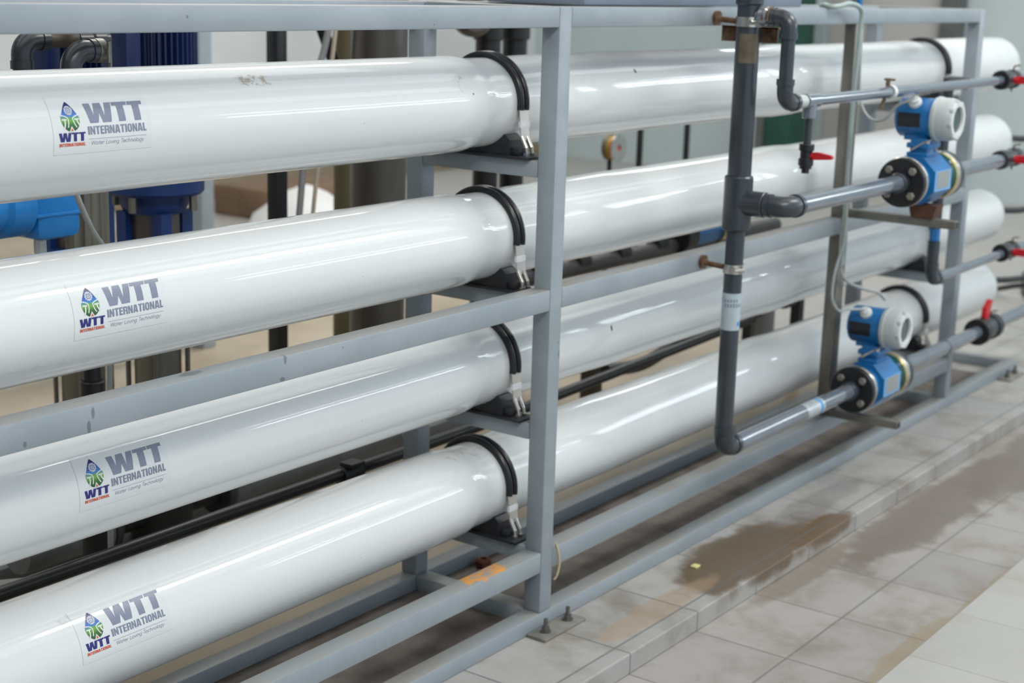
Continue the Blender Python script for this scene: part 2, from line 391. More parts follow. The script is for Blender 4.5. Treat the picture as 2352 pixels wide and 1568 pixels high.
# end wall fittings: sliding door panel with dark edge columns, green cabinet
pn = obj('sliding_door_panel', B(8.90, 8.99, 2.5, 3.42, 0, 3.0, bev=.01), PANEL); tag(pn, 'large warm grey door panel against the far pale green wall', 'door panel')
c1 = obj('door_column', B(8.82, 8.99, 2.33, 2.48, 0, 3.2, bev=.01), DKCOL); tag(c1, 'dark upright column right of the grey door panel, on the far wall', 'column')
gc = thing('green_cabinet', (8.6, 3.62, 0), 'dark green cabinet far behind the rack, beside the grey door panel', 'cabinet')
obj('body', B(8.45, 8.8, 3.50, 3.72, 0.05, 1.55, bev=.01), GREEN, gc); obj('side_panel', B(8.45, 8.8, 3.73, 3.80, 0.02, 1.55), DKCOL, gc)
obj('door_handle', B(8.43, 8.45, 3.55, 3.57, .7, .95), DKCOL, gc)
oc = thing('wall_conduit', (8.8, 3.18, 0), 'thin dark conduit standing against the grey door panel', 'conduit')
obj('pipe', C((8.8, 3.18, 0), (8.8, 3.18, 2.0), .02), DKCOL, oc); obj('base', C((8.8, 3.18, 0), (8.8, 3.18, .05), .045), DKCOL, oc)

# ------------------------------------------------------------------ steel rack
w = .05
ZR = dict(base=(0, .0432), low=(.1504, .2035), mid=(.811, .8627), top=(1.4707, 1.5179))
XP = (-2.741, 0., 2.741); YB = .397
rack = thing('steel_rack', (0, 0, 0), 'grey painted welded steel rack holding the four long white pressure vessels', 'rack')
def bar(name, *a, **k): return obj(name, B(*a, bev=.004), FR, rack, **k)
for x in XP:
    bar('front_post', x, x+w, 0, w, .0432, 1.5179)
    bar('back_post', x, x+w, YB, YB+w, .0432, 1.5179)
for nm, key in (('low_rail', 'low'), ('middle_rail', 'mid'), ('top_rail', 'top')):
    z0, z1 = ZR[key]
    for a, b in zip(XP, XP[1:]): bar(nm, a+w, b, 0.0003, w, z0, z1)
    bar('rail_end', -3.6, XP[0], 0.0003, w, z0, z1) if key == 'top' else None
for a, b in zip(XP, XP[1:]): bar('back_top_rail', a+w, b, YB, YB+w, *ZR['top'])
bar('base_rail', -3.59, 3.59, 0, w, *ZR['base']); bar('base_rail', -3.59, 3.59, YB, YB+w, *ZR['base'])
for x in (-3.59, -2.741, 0, 2.741, 3.54): bar('base_cross_bar', x, x+w, w, YB, *ZR['base'])
for x in XP: bar('top_cross_bar', x, x+w, w, YB, *ZR['top'])
Rv = .1112; YV = .2236; ZV = (1.288, .9664, .6489, .3349)
for x in XP:
    for z in ZV: bar('cross_bar', x, x+.042, w, YB, z-Rv-.006-.008-.040, z-Rv-.006-.008)
# stainless upright let in between the rails, with two instrument arms
bar('upright', 1.64, 1.70, .001, .04, ZR['mid'][1], ZR['top'][0], label='brownish stainless upright').data.materials[0] = SST
bar('upright', 1.64, 1.70, .001, .04, ZR['low'][1], ZR['mid'][0], label='brownish stainless upright').data.materials[0] = SST
for z0, ye in ((.866, -.372), (.204, -.243)):
    a = bar('instrument_arm', 1.64, 1.672, ye, .001, z0, z0+.027); a.data.materials[0] = SST
    obj('arm_end', B(1.645, 1.667, ye-.0006, ye+.001, z0+.005, z0+.022), PIPEB, a, label='dark open end of the arm')
# foot plates with anchor bolts
def foot(x):
    f = obj('foot_plate', B(x-.055, x+.125, -.058, -.001, 0, .008, bev=.002), mat('dusty_steel', (.27, .255, .23), .6, .3, noise=.35, scale=25), rack)
    for bx in (x-.012, x+.085):
        b_ = bmesh.new(); cyl(b_, (bx, -.028, .008), (bx, -.028, .012), .014, 20); cyl(b_, (bx, -.028, .012), (bx, -.028, .022), .0105, 6); cyl(b_, (bx, -.028, .022), (bx, -.028, .042), .0055, 12)
        obj('anchor_bolt', b_, mat('bolt_grey', (.22, .21, .20), .4, .8, noise=.3, scale=60), f)
foot(0.0); foot(3.40); foot(-2.74)

# ------------------------------------------------------------------ sticker artwork (mm, flat) wrapped on a vessel
def ink_mat(name, c, r=.35): return mat(name, c, r, noise=.06, scale=200)
SM = [mat('sticker_film', (.63, .66, .67), .07), ink_mat('ink_grey', (.19, .215, .29)), ink_mat('ink_navy', (.018, .018, .16)), ink_mat('ink_red', (.55, .075, .03)),
      ink_mat('ink_white', (.66, .69, .70))]
def grad_mat(name, stops, lo, hi):
    m, nt, b = newmat(name, .3); at = nt.nodes.new('ShaderNodeAttribute'); at.attribute_name = 'print_height'
    cr = nt.nodes.new('ShaderNodeValToRGB'); e = cr.color_ramp.elements
    while len(e) < len(stops): e.new(.5)
    for i, (p_, c) in enumerate(stops): e[i].position = p_; e[i].color = (*c, 1)
    mr = nt.nodes.new('ShaderNodeMapRange'); mr.inputs[1].default_value = lo; mr.inputs[2].default_value = hi
    nt.links.new(at.outputs['Fac'], mr.inputs[0]); nt.links.new(mr.outputs[0], cr.inputs[0]); nt.links.new(cr.outputs[0], b.inputs['Base Color'])
    return m
SM.append(grad_mat('ink_leaf_gradient', [(0, (.01, .05, .015)), (.22, (.04, .13, .02)), (.36, (.14, .36, .04)), (.45, (.10, .30, .10)), (.50, (.03, .18, .52)), (.70, (.02, .07, .32)), (.9, (.02, .012, .12)), (1, (.02, .012, .10))], 24, 76))
POL = []      # (material index, layer, [(u,v)...])
def P(mi, ly, pts): POL.append((mi, ly, pts))
def stroke(mi, ly, pts, t):
    for (x0, y0), (x1, y1) in zip(pts, pts[1:]):
        l = math.hypot(x1-x0, y1-y0); nx, ny = -(y1-y0)/l*t/2, (x1-x0)/l*t/2; ex, ey = (x1-x0)/l*t*.3, (y1-y0)/l*t*.3
        P(mi, ly, [(x0+nx-ex, y0+ny-ey), (x1+nx+ex, y1+ny+ey), (x1-nx+ex, y1-ny+ey), (x0-nx-ex, y0-ny-ey)])
def arcp(cx, cy, rx, ry, a0, a1, n=14): return [(cx+rx*math.cos(math.radians(a0+(a1-a0)*i/n)), cy+ry*math.sin(math.radians(a0+(a1-a0)*i/n))) for i in range(n+1)]
WTT = [[(62, 70.7), (76.1, 70.7), (79.1, 48.9), (84, 70.7), (99.6, 70.7), (102.1, 47), (107.9, 70.7), (121.7, 70.7), (114.5, 35.9), (96.2, 35.9), (91.7, 52.4), (86.5, 35.9), (68.4, 35.9)],
       [(123, 70.7), (156.5, 70.7), (155.3, 64), (147.3, 64), (146.3, 35.9), (131.2, 35.9), (132, 64), (122.5, 64)],
       [(157.9, 70.7), (190.4, 70.7), (189.9, 64), (182.1, 64), (180.4, 35.9), (165.8, 35.9), (166.5, 64), (157.3, 64)]]
for g in WTT:
    P(1, 1, g); P(2, 1, [((x-62)/128.4*55.4, 7.5+(y-35.9)/34.8*14.8) for x, y in g])
def INT(mi, u0, u1, v0, v1):
    """INTERNATIONAL in condensed block capitals"""
    wd = dict(I=.34, N=.86, T=.78, E=.66, R=.86, A=.92, O=.86, L=.62); gap = .10; s = .30
    word = 'INTERNATIONAL'; tot = sum(wd[c] for c in word)+gap*(len(word)-1); k = (u1-u0)/tot; x = 0
    def Q(pts): P(mi, 1, [(u0+(x+a)*k, v0+b*(v1-v0)) for a, b in pts])
    h = .19; hs = .20
    for c in word:
        W_ = wd[c]
        if c == 'I': Q([(0, 0), (W_, 0), (W_, 1), (0, 1)])
        if c == 'N': Q([(0, 0), (s*.9, 0), (s*.9, .55), (W_-s*.95, 0), (W_, 0), (W_, 1), (W_-s*.9, 1), (W_-s*.9, .45), (s*.95, 1), (0, 1)])
        if c == 'T': Q([(W_/2-s/2, 0), (W_/2+s/2, 0), (W_/2+s/2, 1-h), (W_, 1-h), (W_, 1), (0, 1), (0, 1-h), (W_/2-s/2, 1-h)])
        if c == 'E': Q([(0, 0), (W_, 0), (W_, h), (s, h), (s, .42), (W_-.04, .42), (W_-.04, .60), (s, .60), (s, 1-h), (W_, 1-h), (W_, 1), (0, 1)])
        if c == 'L': Q([(0, 0), (W_, 0), (W_, h), (s, h), (s, 1), (0, 1)])
        if c == 'R':
            Q([(0, 0), (s, 0), (s, 1), (0, 1)]); Q([(s, .82), (.5, .82), (.5, 1), (s, 1)]); Q([(.5, 1), (.5, .82), (W_-s, .74), (W_-s, .60), (.5, .56), (.5, .40), (.74, .44), (W_, .56), (W_, .84), (.76, .97)][::1])
            Q([(s, .40), (.5, .40), (.5, .56), (s, .56)]); Q([(W_-s-.02, .46), (W_-s+.0, 0), (W_, 0), (W_-.03, .42), (.70, .50)])
        if c == 'A':
            Q([(0, 0), (s, 0), (.37, .2), (.55, .2), (W_-s, 0), (W_, 0), (W_-.22, 1), (.22, 1)][:2]+[(.46, .80), (W_-s, 0), (W_, 0), (.70, 1), (.22, 1)]); Q([(.30, .16), (.62, .16), (.58, .33), (.34, .33)])
        if c == 'O':
            o = [(W_/2+W_/2*math.copysign(abs(math.cos(t))**.6, math.cos(t)), .5+.51*math.copysign(abs(math.sin(t))**.8, math.sin(t))) for t in [2*PI*i/20 for i in range(20)]]
            i_ = [(W_/2+(W_/2-s)*math.cos(2*PI*i/20), .5+.33*math.copysign(abs(math.sin(2*PI*i/20))**.6, math.sin(2*PI*i/20))) for i in range(20)]
            for j in range(20):
                jj = (j+1) % 20; Q([o[j], o[jj], i_[jj], i_[j]])
        x += W_+gap
INT(1, 61, 189, 16.7, 30.7); INT(3, 0, 54.6, -.6, 5.0)
P(1, 1, [(61.5, 9.1), (189, 9.1), (189, 9.6), (61.5, 9.6)])
# tagline, thin slanted strokes
def tagline():
    H = 6.7; xh = 4.2; t = .62; st = []
    def o_(x, r=2.0): st.append(arcp(x+r, 2.1, r, 2.1, 0, 360, 16))
    x = 0
    def add(p_): st.append([(a, b) for a, b in p_])
    for ch in 'Water Loving Technology':
        if ch == 'W': add([(x, H), (x+2, 0), (x+4, H*.95), (x+6, 0), (x+8, H)]); x += 8.4
        elif ch == 'a': o_(x); add([(x+4, 4.2), (x+4, 0)]); x += 5.3
        elif ch == 't': add([(x+1.2, 5.9), (x+1.2, 0)]); add([(x, 4.2), (x+2.5, 4.2)]); x += 3.2
        elif ch == 'e': add([(x+.1, 2.2), (x+4, 2.2)]); add(arcp(x+2, 2.1, 2, 2.1, 0, 320, 14)); x += 5.1
        elif ch == 'r': add([(x+.3, 0), (x+.3, 4.2)]); add(arcp(x+2, 2.9, 1.5, 1.3, 160, 50, 6)); x += 3.2
        elif ch == 'L': add([(x+.3, H), (x+.3, 0), (x+3.4, 0)]); x += 4.3
        elif ch == 'o': o_(x); x += 5.1
        elif ch == 'v': add([(x, 4.2), (x+1.7, 0), (x+3.4, 4.2)]); x += 4.2
        elif ch == 'i': add([(x+.4, 0), (x+.4, 4.2)]); add([(x+.4, 5.6), (x+.4, 6.1)]); x += 1.7
        elif ch in 'nh':
            add([(x+.4, 0), (x+.4, 4.2 if ch == 'n' else H)]); add(arcp(x+2, 2.5, 1.6, 1.7, 180, 0, 8)+[(x+3.6, 0)]); x += 5.
        elif ch == 'g': o_(x); add([(x+4, 4.2), (x+4, -.8)]+arcp(x+2.2, -.9, 1.8, 1.4, 0, -150, 8)); x += 5.3
        elif ch == 'T': add([(x+1.9, 0), (x+1.9, H)]); add([(x, H), (x+3.8, H)]); x += 4.4
        elif ch == 'c': add(arcp(x+2, 2.1, 2, 2.1, 50, 310, 12)); x += 4.4
        elif ch == 'l': add([(x+.4, 0), (x+.4, H)]); x += 1.7
        elif ch == 'y': add([(x, 4.2), (x+1.8, .2)]); add([(x+3.7, 4.2), (x+.9, -2.4)]); x += 4.2
        elif ch == ' ': x += 3.2
    k = 116/x
    for s_ in st: stroke(1, 1, [(66.2+a*k+b*.22, -.4+b) for a, b in s_], t)
tagline()
# leaf emblem
def leafhw(v):  # half width of the leaf at height v
    if v > 47: t = (76.1-v)/29.1; return 19.4*min(1, (t**.78))
    t = (47-v)/23.0; return 19.4*math.sqrt(max(0, 1-t**2.3)) if t < .97 else 4.5
lv = [76.1-.6*i for i in range(86)]; lv = [v for v in lv if v > 24.2]
left = [(28-leafhw(v), v) for v in lv]; right = [(28+leafhw(v), v) for v in lv]
P(5, 1, left+right[:0:-1])
def wst(pts, t, ly=2): stroke(4, ly, pts, t)
wst([(8.4, 51.8), (13, 51.4), (18, 50), (22.4, 47.4), (23.6, 44), (23.2, 38), (21.2, 31.5)], 2.0)
wst([(48.0, 52.2), (43, 51), (37, 49), (32.8, 46.3), (33.6, 41), (36, 35), (38.6, 31.2)], 2.0)
wst([(10.8, 44.6), (19.6, 44.2)], 2.4); wst([(15.6, 44.2), (16.2, 39), (15, 34), (12.6, 28.5)], 2.6)
wst([(36.6, 44.4), (45.6, 44.6)], 2.4); wst([(41.2, 44.4), (42.2, 39), (44.6, 34.6), (46.2, 33)], 2.6)
P(4, 2, [(28, 33.5), (22.3, 23.6), (33.7, 23.6)]); P(3, 3, [(28, 29.8), (25.2, 24.9), (30.8, 24.9)])
def gear(cx, cy, ro, ri, teeth, d, mi, ly, sy=1.0):
    n = teeth*4; O = []; I = []
    for i in range(n):
        a = 2*PI*i/n; r = ro if (i % 4) in (0, 1) else ro-d
        O.append((cx+r*math.cos(a), cy+sy*r*math.sin(a))); I.append((cx+ri*math.cos(a), cy+sy*ri*math.sin(a)))
    for i in range(n): j = (i+1) % n; P(mi, ly, [O[i], O[j], I[j], I[i]])
gear(28, 60, 8.6, 4.9, 12, .9, 4, 2)
for k in range(4): stroke(2, 3, arcp(28, 60, 6.2, 6.2, k*90, k*90+62, 7), .45); stroke(2, 3, arcp(28, 60, 7.0, 7.0, k*90+40, k*90+88, 6), .35)
gear(28, 60, 3.9, 1.9, 8, 1.0, 4, 2); gear(28, 60, 1.2, .5, 6, .3, 4, 2)
P(0, 0, [(-10, 88), (200, 84), (201, -14), (-11.5, -14)])

def sticker(vessel, X0, v0, zc):
    bm = bmesh.new(); lay = bm.verts.layers.float.new('print_height')
    for mi, ly, pts in POL:
        vs = [bm.verts.new((a, b, ly)) for a, b in pts]
        try: f = bm.faces.new(vs)
        except ValueError: continue
        f.material_index = mi
    bm.normal_update()
    bmesh.ops.triangulate(bm, faces=bm.faces)
    v = -13.
    while v < 88:
        g = bm.verts[:]+bm.edges[:]+bm.faces[:]
        bmesh.ops.bisect_plane(bm, geom=g, plane_co=(0, v, 0), plane_no=(0, 1, 0)); v += 3.
    for q in bm.verts:
        q[lay] = q.co.y
        r = Rv+.0005+.00035*q.co.z; th = (q.co.y/1000+v0)/Rv; x = X0+q.co.x/1000
        q.co = Vector((x, YV-r*math.cos(th), zc+r*math.sin(th)))
    o = bpy.data.meshes.new('logo_sticker'); bm.normal_update()
    for f in bm.faces:
        if f.normal.y > 0: f.normal_flip()
    org = wloc(vessel)
    bmesh.ops.translate(bm, verts=bm.verts, vec=-org); bm.to_mesh(o); bm.free()
    for mm in SM: o.materials.append(mm)
    ob = bpy.data.objects.new('logo_sticker', o); COL.objects.link(ob); ob.parent = vessel
    ob['label'] = 'clear sticker printed WTT INTERNATIONAL Water Loving Technology with a leaf emblem'
    return ob

# ------------------------------------------------------------------ pressure vessels
def on_v(X, th, dz=0):   # local point on the vessel surface, th degrees up from the front
    t = math.radians(th); return (X, -Rv*math.cos(t), Rv*math.sin(t))
VM = [vessel_mat('white_gelcoat_top_vessel', [(on_v(-.82, 47.8), (.05, .03, .014), (.36, .31, .24), .85, .47), (on_v(-.20, 38), (.022, .03, .06), (.30, .27, .20), .7, .56)], [(on_v(.552, 34.8), (.006, .006, .008)), (on_v(-.165, 17), (.0025, .003, .0025))]),
      vessel_mat('white_gelcoat_second_vessel', [(on_v(-1.3, -40), (.1, .03, .02), (.5, .48, .42), .3, .5)], []),
      vessel_mat('white_gelcoat_third_vessel', [], [(on_v(.468, 14.8), (.005, .006, .011))]),
      vessel_mat('white_gelcoat_bottom_vessel', [(on_v(-.05, 75), (.12, .05, .03), (.40, .36, .28), .45, .5), (on_v(-1.30, 46), (.03, .02, .012), (.45, .45, .42), .5, .48)], [])]
VL = ['topmost white pressure vessel of the four, brown smear right of its logo sticker', 'second white pressure vessel from the top, just above the middle rail',
      'third white pressure vessel from the top, just below the middle rail, short dark mark', 'lowest white pressure vessel, above the rusty low rail']
LG = [(-1.313, -.009), (-1.284, -.011), (-1.286, -.006), (-1.291, .0165)]
vprof = [(-3.56, .002), (-3.555, .035), (-3.53, .075), (-3.49, .101), (-3.44, Rv), (-.20, Rv), (-.118, Rv-.0002), (-.100, Rv-.002), (-.078, Rv-.0055), (-.06, Rv-.0065), (.08, Rv-.0065), (.14, Rv-.004), (.40, Rv-.003), (.52, Rv-.001), (.56, Rv-.001), (.75, Rv-.003),
         (1.40, Rv-.003), (1.50, Rv+.0015), (1.60, Rv+.0015), (1.68, Rv-.003), (2.55, Rv-.003), (2.62, Rv-.001), (2.66, Rv-.0065), (2.85, Rv-.0065), (2.90, Rv+.001), (3.55, Rv+.001)]
vprof += [(3.55+.13*math.sin(t*PI/2/9), (Rv+.001)*math.cos(t*PI/2/9)+.0001) for t in range(1, 10)]
for i, z in enumerate(ZV):
    v = thing('pressure_vessel', (0, YV, z), VL[i], 'pressure vessel', 'white pressure vessels stacked in the rack')
    bm = bmesh.new(); lathe(bm, (0, YV, z), (1, 0, 0), vprof, 96)
    obj('shell', bm, VM[i], v, smooth=40)
    bm = bmesh.new(); cyl(bm, (3.67, YV, z), (3.71, YV, z), .022, 24, .002)
    obj('end_port', bm, PIPEB, v, label='black end port')
    sticker(v, LG[i][0], LG[i][1], z)

# ------------------------------------------------------------------ saddles with straps
def arc_yz(r, a0, a1, n=40):
    return [(YV-r*math.cos(math.radians(a0+(a1-a0)*i/n)), r*math.sin(math.radians(a0+(a1-a0)*i/n))) for i in range(n+1)]
def strip(bm, path, x0, x1, t):
    """path [(y,z)] extruded over x0..x1 with thickness t outwards from the vessel axis"""
    vs = []
    for (y, z) in path:
        d = Vector((0, y-YV, z)).normalized()*t
        vs.append([bm.verts.new((x0, y, z)), bm.verts.new((x1, y, z)), bm.verts.new((x1, y+d.y, z+d.z)), bm.verts.new((x0, y+d.y, z+d.z))])
    for a, b in zip(vs, vs[1:]):
        for i in range(4): bm.faces.new((a[i], b[i], b[(i+1) % 4], a[(i+1) % 4]))
    bm.faces.new(vs[0]); bm.faces.new(vs[-1][::-1]); return bm
def make_saddle():
    """built round a vessel axis at z=0; base plate sits on the cross bar"""
    zb = -Rv-.014
    s = thing('vessel_saddle', (0, YV, 0), '', 'pipe saddle', 'black saddles with steel straps under the vessels')
    obj('base_plate', B(-.014, .052, .070, .377, zb, zb+.007, bev=.001), SADD, s)
    inner = arc_yz(Rv-.006, -62, -118, 20)
    pts = [(.128, zb+.007), (.128, -.083), (.140, -.071), (.168, -.067)] + [q for q in inner if q[1] < -.06] + [(2*YV-.168, -.067), (2*YV-.140, -.071), (2*YV-.128, -.083), (2*YV-.128, zb+.007)]
    bm = prism(bmesh.new(), pts, 0, -.006, .044)
    for sg in (0, 1):
        y0, y1 = (.106, .128) if not sg else (2*YV-.128, 2*YV-.106)
        box(bm, .0, .038, y0, y1, zb+.007, zb+.024, bev=.002)
    obj('cradle', bm, SADD, s, smooth=30)
    a0 = -6
    arc = arc_yz(Rv-.0042, a0, 180-a0, 48)
    sl = bmesh.new()
    for k in (0, 1):
        path = arc; r0 = .0065
        pts = []
        for (y, z) in path:
            d = Vector((0, y-YV, z)).normalized(); pts.append(Vector((.0135+.0205*k, y, z))+d*.0055)
        tube(sl, pts, .0078, 12)
    strip(sl, arc, .006, .0415, .003)
    obj('rubber_sleeve', sl, RUB, s, smooth=50)
    for sg in (1, -1):
        bd = bmesh.new(); y = lambda q: YV-sg*(YV-q)
        th = math.radians(a0); yt_ = YV-(Rv+.001)*math.cos(th); zt_ = (Rv+.003)*math.sin(th)
        A = (y(yt_), zt_); Bq = (y(.104), -.082)
        nn = .0014*sg
        prism(bd, [(A[0], A[1]+.004), (Bq[0], Bq[1]), (Bq[0]-nn*1.2, Bq[1]), (A[0]-nn*1.2, A[1]+.004)], 0, .006, .040)
        bo = obj('steel_band', bd, BAND, s, smooth=30)
        if sg == 1: obj('band_tape', B(.0045, .0415, .1045, .1105, -.052, -.038), TAPEW, bo, label='white tape on the band')
        for x in (.012, .033):
            bl = bmesh.new()
            tube(bl, [(x, YV-sg*(YV-.106), -.074), (x, YV-sg*(YV-.100), -.086), (x, YV-sg*(YV-.092), -.100)], .0058, 10)
            cyl(bl, (x, YV-sg*(YV-.092), -.098), (x, YV-sg*(YV-.090), zb+.012), .0042, 10)
            cyl(bl, (x, YV-sg*(YV-.090), zb+.007), (x, YV-sg*(YV-.090), zb+.014), .0085, 6)
            obj('hook_bolt', bl, STEEL, s, smooth=50)
    return s
sad0 = make_saddle()
rows = ['topmost vessel', 'second vessel from the top', 'third vessel from the top', 'lowest vessel']
k = 0
for xi, x in enumerate((0., 2.741, -2.741)):
    for i, z in enumerate(ZV):
        if x < -1 : continue
        lab = 'black saddle and rubber strap on the %s, by the %s post' % (rows[i], ('near' if xi == 0 else 'far'))
        if k == 0: sad0.location = (x, YV, z); sad0['label'] = lab
        else: copy_tree(sad0, (x, YV, z), lab)
        k += 1

# ------------------------------------------------------------------ front pipework
XR = .73; YR = -.098
riser = thing('riser_pipe', (XR, YR, .33), 'dark grey plastic riser pipe standing in front of the rack, with tee and elbow', 'pipe')
obj('upper_pipe', C((XR, YR, 1.05), (XR, YR, 1.75), .0315), DKPVC, riser)
obj('coupling', C((XR, YR, 1.528), (XR, YR, 1.66), .037, bev=.003), DKPVC, riser)
bm = bmesh.new(); lathe(bm, (XR, YR, .937), (0, 0, 1), [(0, .034), (.004, .0385), (.142, .0385), (.146, .035)], 32)
cyl(bm, (XR, YR, 1.012), (XR, YR-.083, 1.012), .034, 28, .002); obj('tee_fitting', bm, DKPVC, riser)
obj('lower_pipe', C((XR, YR, .36), (XR, YR, .95), .0252), DKPVC, riser)
bm = elbow(bmesh.new(), (XR, YR-.004, .325), (0, 0, -1), (1, 0, 0), .0275, .036); obj('elbow', bm, DKPVC, riser)
bm = bmesh.new(); cyl(bm, (XR, YR, 1.5), (XR, YR-.10, 1.5), .019); cyl(bm, (XR, YR-.030, 1.5), (XR, YR-.060, 1.5), .026, 28, .006); obj('side_branch', bm, PIPE, riser)
def sleeve_patch(r, z0, z1, a0, a1, n=24, x=XR, y=YR):
    bm = bmesh.new(); rows_ = []
    for z in (z0, z1): rows_.append([bm.verts.new((x+r*math.cos(math.radians(a0+(a1-a0)*i/n)), y+r*math.sin(math.radians(a0+(a1-a0)*i/n)), z)) for i in range(n+1)])
    for i in range(n): bm.faces.new((rows_[0][i], rows_[0][i+1], rows_[1][i+1], rows_[1][i]))
    return bm
pl = obj('paper_label', sleeve_patch(.0256, .664, .766, 120, 300), PAPER, riser, label='pale printed paper label, blurred')
def solid(o, t):
    md = o.modifiers.new('thickness', 'SOLIDIFY'); md.thickness = t; md.offset = 1
bm = bmesh.new()
for j, (a, b_, n) in enumerate(((.742, .750, 5), (.728, .738, 7))):
    for k2 in range(n):
        a0 = 165+k2*18
        bb = sleeve_patch(.0259, a, b_, a0, a0+10, 3); me = bpy.data.meshes.new('tmp'); bb.to_mesh(me); bm.from_mesh(me); bb.free(); bpy.data.meshes.remove(me)
obj('label_print', bm, INK, pl)
obj('label_mark', sleeve_patch(.0259, .676, .688, 252, 278), INKB, pl, label='small blue droplet mark')
obj('tape_patch', sleeve_patch(.0319, 1.380, 1.455, 165, 262), KRAFT, riser, label='brown tape remnant')

sm = thing('small_branch_pipe', (XR, -.215, 1.285), 'slim dark pipe looping down from the riser top into the upper thin line', 'pipe')
bm = elbow(bmesh.new(), (XR, -.215, 1.5), (0, -1, 0), (0, 0, -1), .0215, .028); obj('top_elbow', bm, DKPVC, sm)
obj('drop_pipe', C((XR, -.215, 1.32), (XR, -.215, 1.47), .0182), DKPVC, sm)
bm = elbow(bmesh.new(), (XR, -.215, 1.282), (0, 0, -1), (1, 0, 0), .0215, .036); obj('bottom_elbow', bm, DKPVC, sm)
obj('reducer', C((XR+.055, -.215, 1.282), (.845, -.215, 1.282), .018, bev=.002), CGREY, sm, label='pale grey reducer')
ul = thing('upper_thin_pipe', (.85, -.215, 1.285), 'uppermost thin grey pipe running along the front of the rack', 'pipe')
bm = bmesh.new(); cyl(bm, (.845, -.215, 1.282), (9.0, -.215, 1.300), .0155); obj('pipe', bm, PIPE, ul)
bm = bmesh.new(); cyl(bm, (.85, -.215, 1.282), (.925, -.215, 1.282), .020, 28, .002); cyl(bm, (.885, -.215, 1.282), (.885, -.215, 1.235), .019, 28, .002); obj('tee_fitting', bm, PIPE, ul)
dv = thing('drain_valve', (.885, -.215, 1.10), 'small black drain valve with red handle hanging below the upper thin pipe', 'valve')
obj('stem_pipe', C((.885, -.215, 1.155), (.885, -.215, 1.236), .0105), DKPVC, dv)
obj('union_nut', C((.885, -.215, 1.148), (.885, -.215, 1.167), .0205, 12, .002), PIPEB, dv); obj('union_nut', C((.885, -.215, 1.108), (.885, -.215, 1.128), .0205, 12, .002), PIPEB, dv)
bm = C((.885, -.215, 1.10), (.885, -.215, 1.155), .0165); cyl(bm, (.885, -.215, 1.088), (.885, -.215, 1.11), .0105); obj('valve_body', bm, PIPEB, dv)
bm = bmesh.new(); cyl(bm, (.885, -.215, 1.135), (.885, -.240, 1.135), .008); prism(bm, [(-.236, 1.126), (-.236, 1.146), (-.252, 1.147), (-.290, 1.141), (-.293, 1.136), (-.290, 1.131), (-.252, 1.127)], 0, .878, .892)
obj('handle', bm, RED, dv, label='red lever handle')

ml = thing('middle_pipe_run', (XR, -.243, 1.012), 'grey pipe run from the riser tee to the upper blue flow meter', 'pipe')
bm = elbow(bmesh.new(), (XR, -.243, 1.012), (0, -1, 0), (1, 0, 0), .0285, .034); cyl(bm, (XR, -.165, 1.012), (XR, -.205, 1.012), .0265); obj('elbow', bm, DKPVC, ml)
obj('pipe', C((XR+.045, -.243, 1.012), (1.497, -.243, 1.012), .0245), PIPE, ml)
ml2 = thing('middle_outlet_pipe', (1.84, -.243, 1.012), 'grey pipe leaving the upper flow meter to the right', 'pipe')
obj('pipe', C((1.835, -.243, 1.012), (9.0, -.243, 1.025), .0245), PIPE, ml2)
ll = thing('lower_pipe_run', (XR, -.102, .322), 'grey pipe run from the riser bottom elbow to the lower blue flow meter', 'pipe')
obj('pipe', C((XR+.05, -.102, .322), (1.587, -.102, .322), .0250), PIPE, ll)
bm = C((1.22, -.102, .322), (1.34, -.102, .322), .0256); obj('foil_label', bm, mat('silvery_label', (.50, .54, .57), .3, .3, noise=.3, scale=40), ll, label='silvery wrapped label')
obj('blue_stripe', C((1.31, -.102, .322), (1.325, -.102, .322), .0258), INKB, ll, label='thin blue band')
ll2 = thing('lower_outlet_pipe', (1.93, -.102, .322), 'grey pipe leaving the lower flow meter to the right', 'pipe')
obj('pipe', C((1.92, -.102, .322), (9.0, -.102, .322), .0250), PIPE, ll2)
obj('coupling', C((2.40, -.102, .322), (2.52, -.102, .322), .0285, bev=.002), PIPE, ll2)
# drop pipe from the upper line, then a run at knee height
dp = thing('drop_pipe', (2.07, -.150, .64), 'dark drop pipe behind the upper flow meter, blue fitting near its foot', 'pipe')
obj('side_tee', C((2.07, -.215, 1.286), (2.07, -.150, 1.286), .021, bev=.002), DKPVC, dp)
bm = bmesh.new(); cyl(bm, (2.07, -.150, .80), (2.07, -.150, 1.30), .0185); obj('pipe', bm, DKPVC, dp)
obj('blue_fitting', C((2.07, -.150, .755), (2.07, -.150, .81), .0185, 8, .003), BLUE, dp, label='blue fitting')
bm = elbow(bmesh.new(), (2.07, -.150, .622), (0, 0, -1), (1, 0, 0), .021, .034); cyl(bm, (2.07, -.150, .65), (2.07, -.150, .756), .0205); obj('elbow', bm, DKPVC, dp)
kp = thing('knee_height_pipe', (2.12, -.150, .622), 'thin grey pipe at knee height crossing in front of the far post', 'pipe')
obj('pipe', C((2.11, -.150, .622), (9.0, -.150, .660), .0165), PIPE, kp)

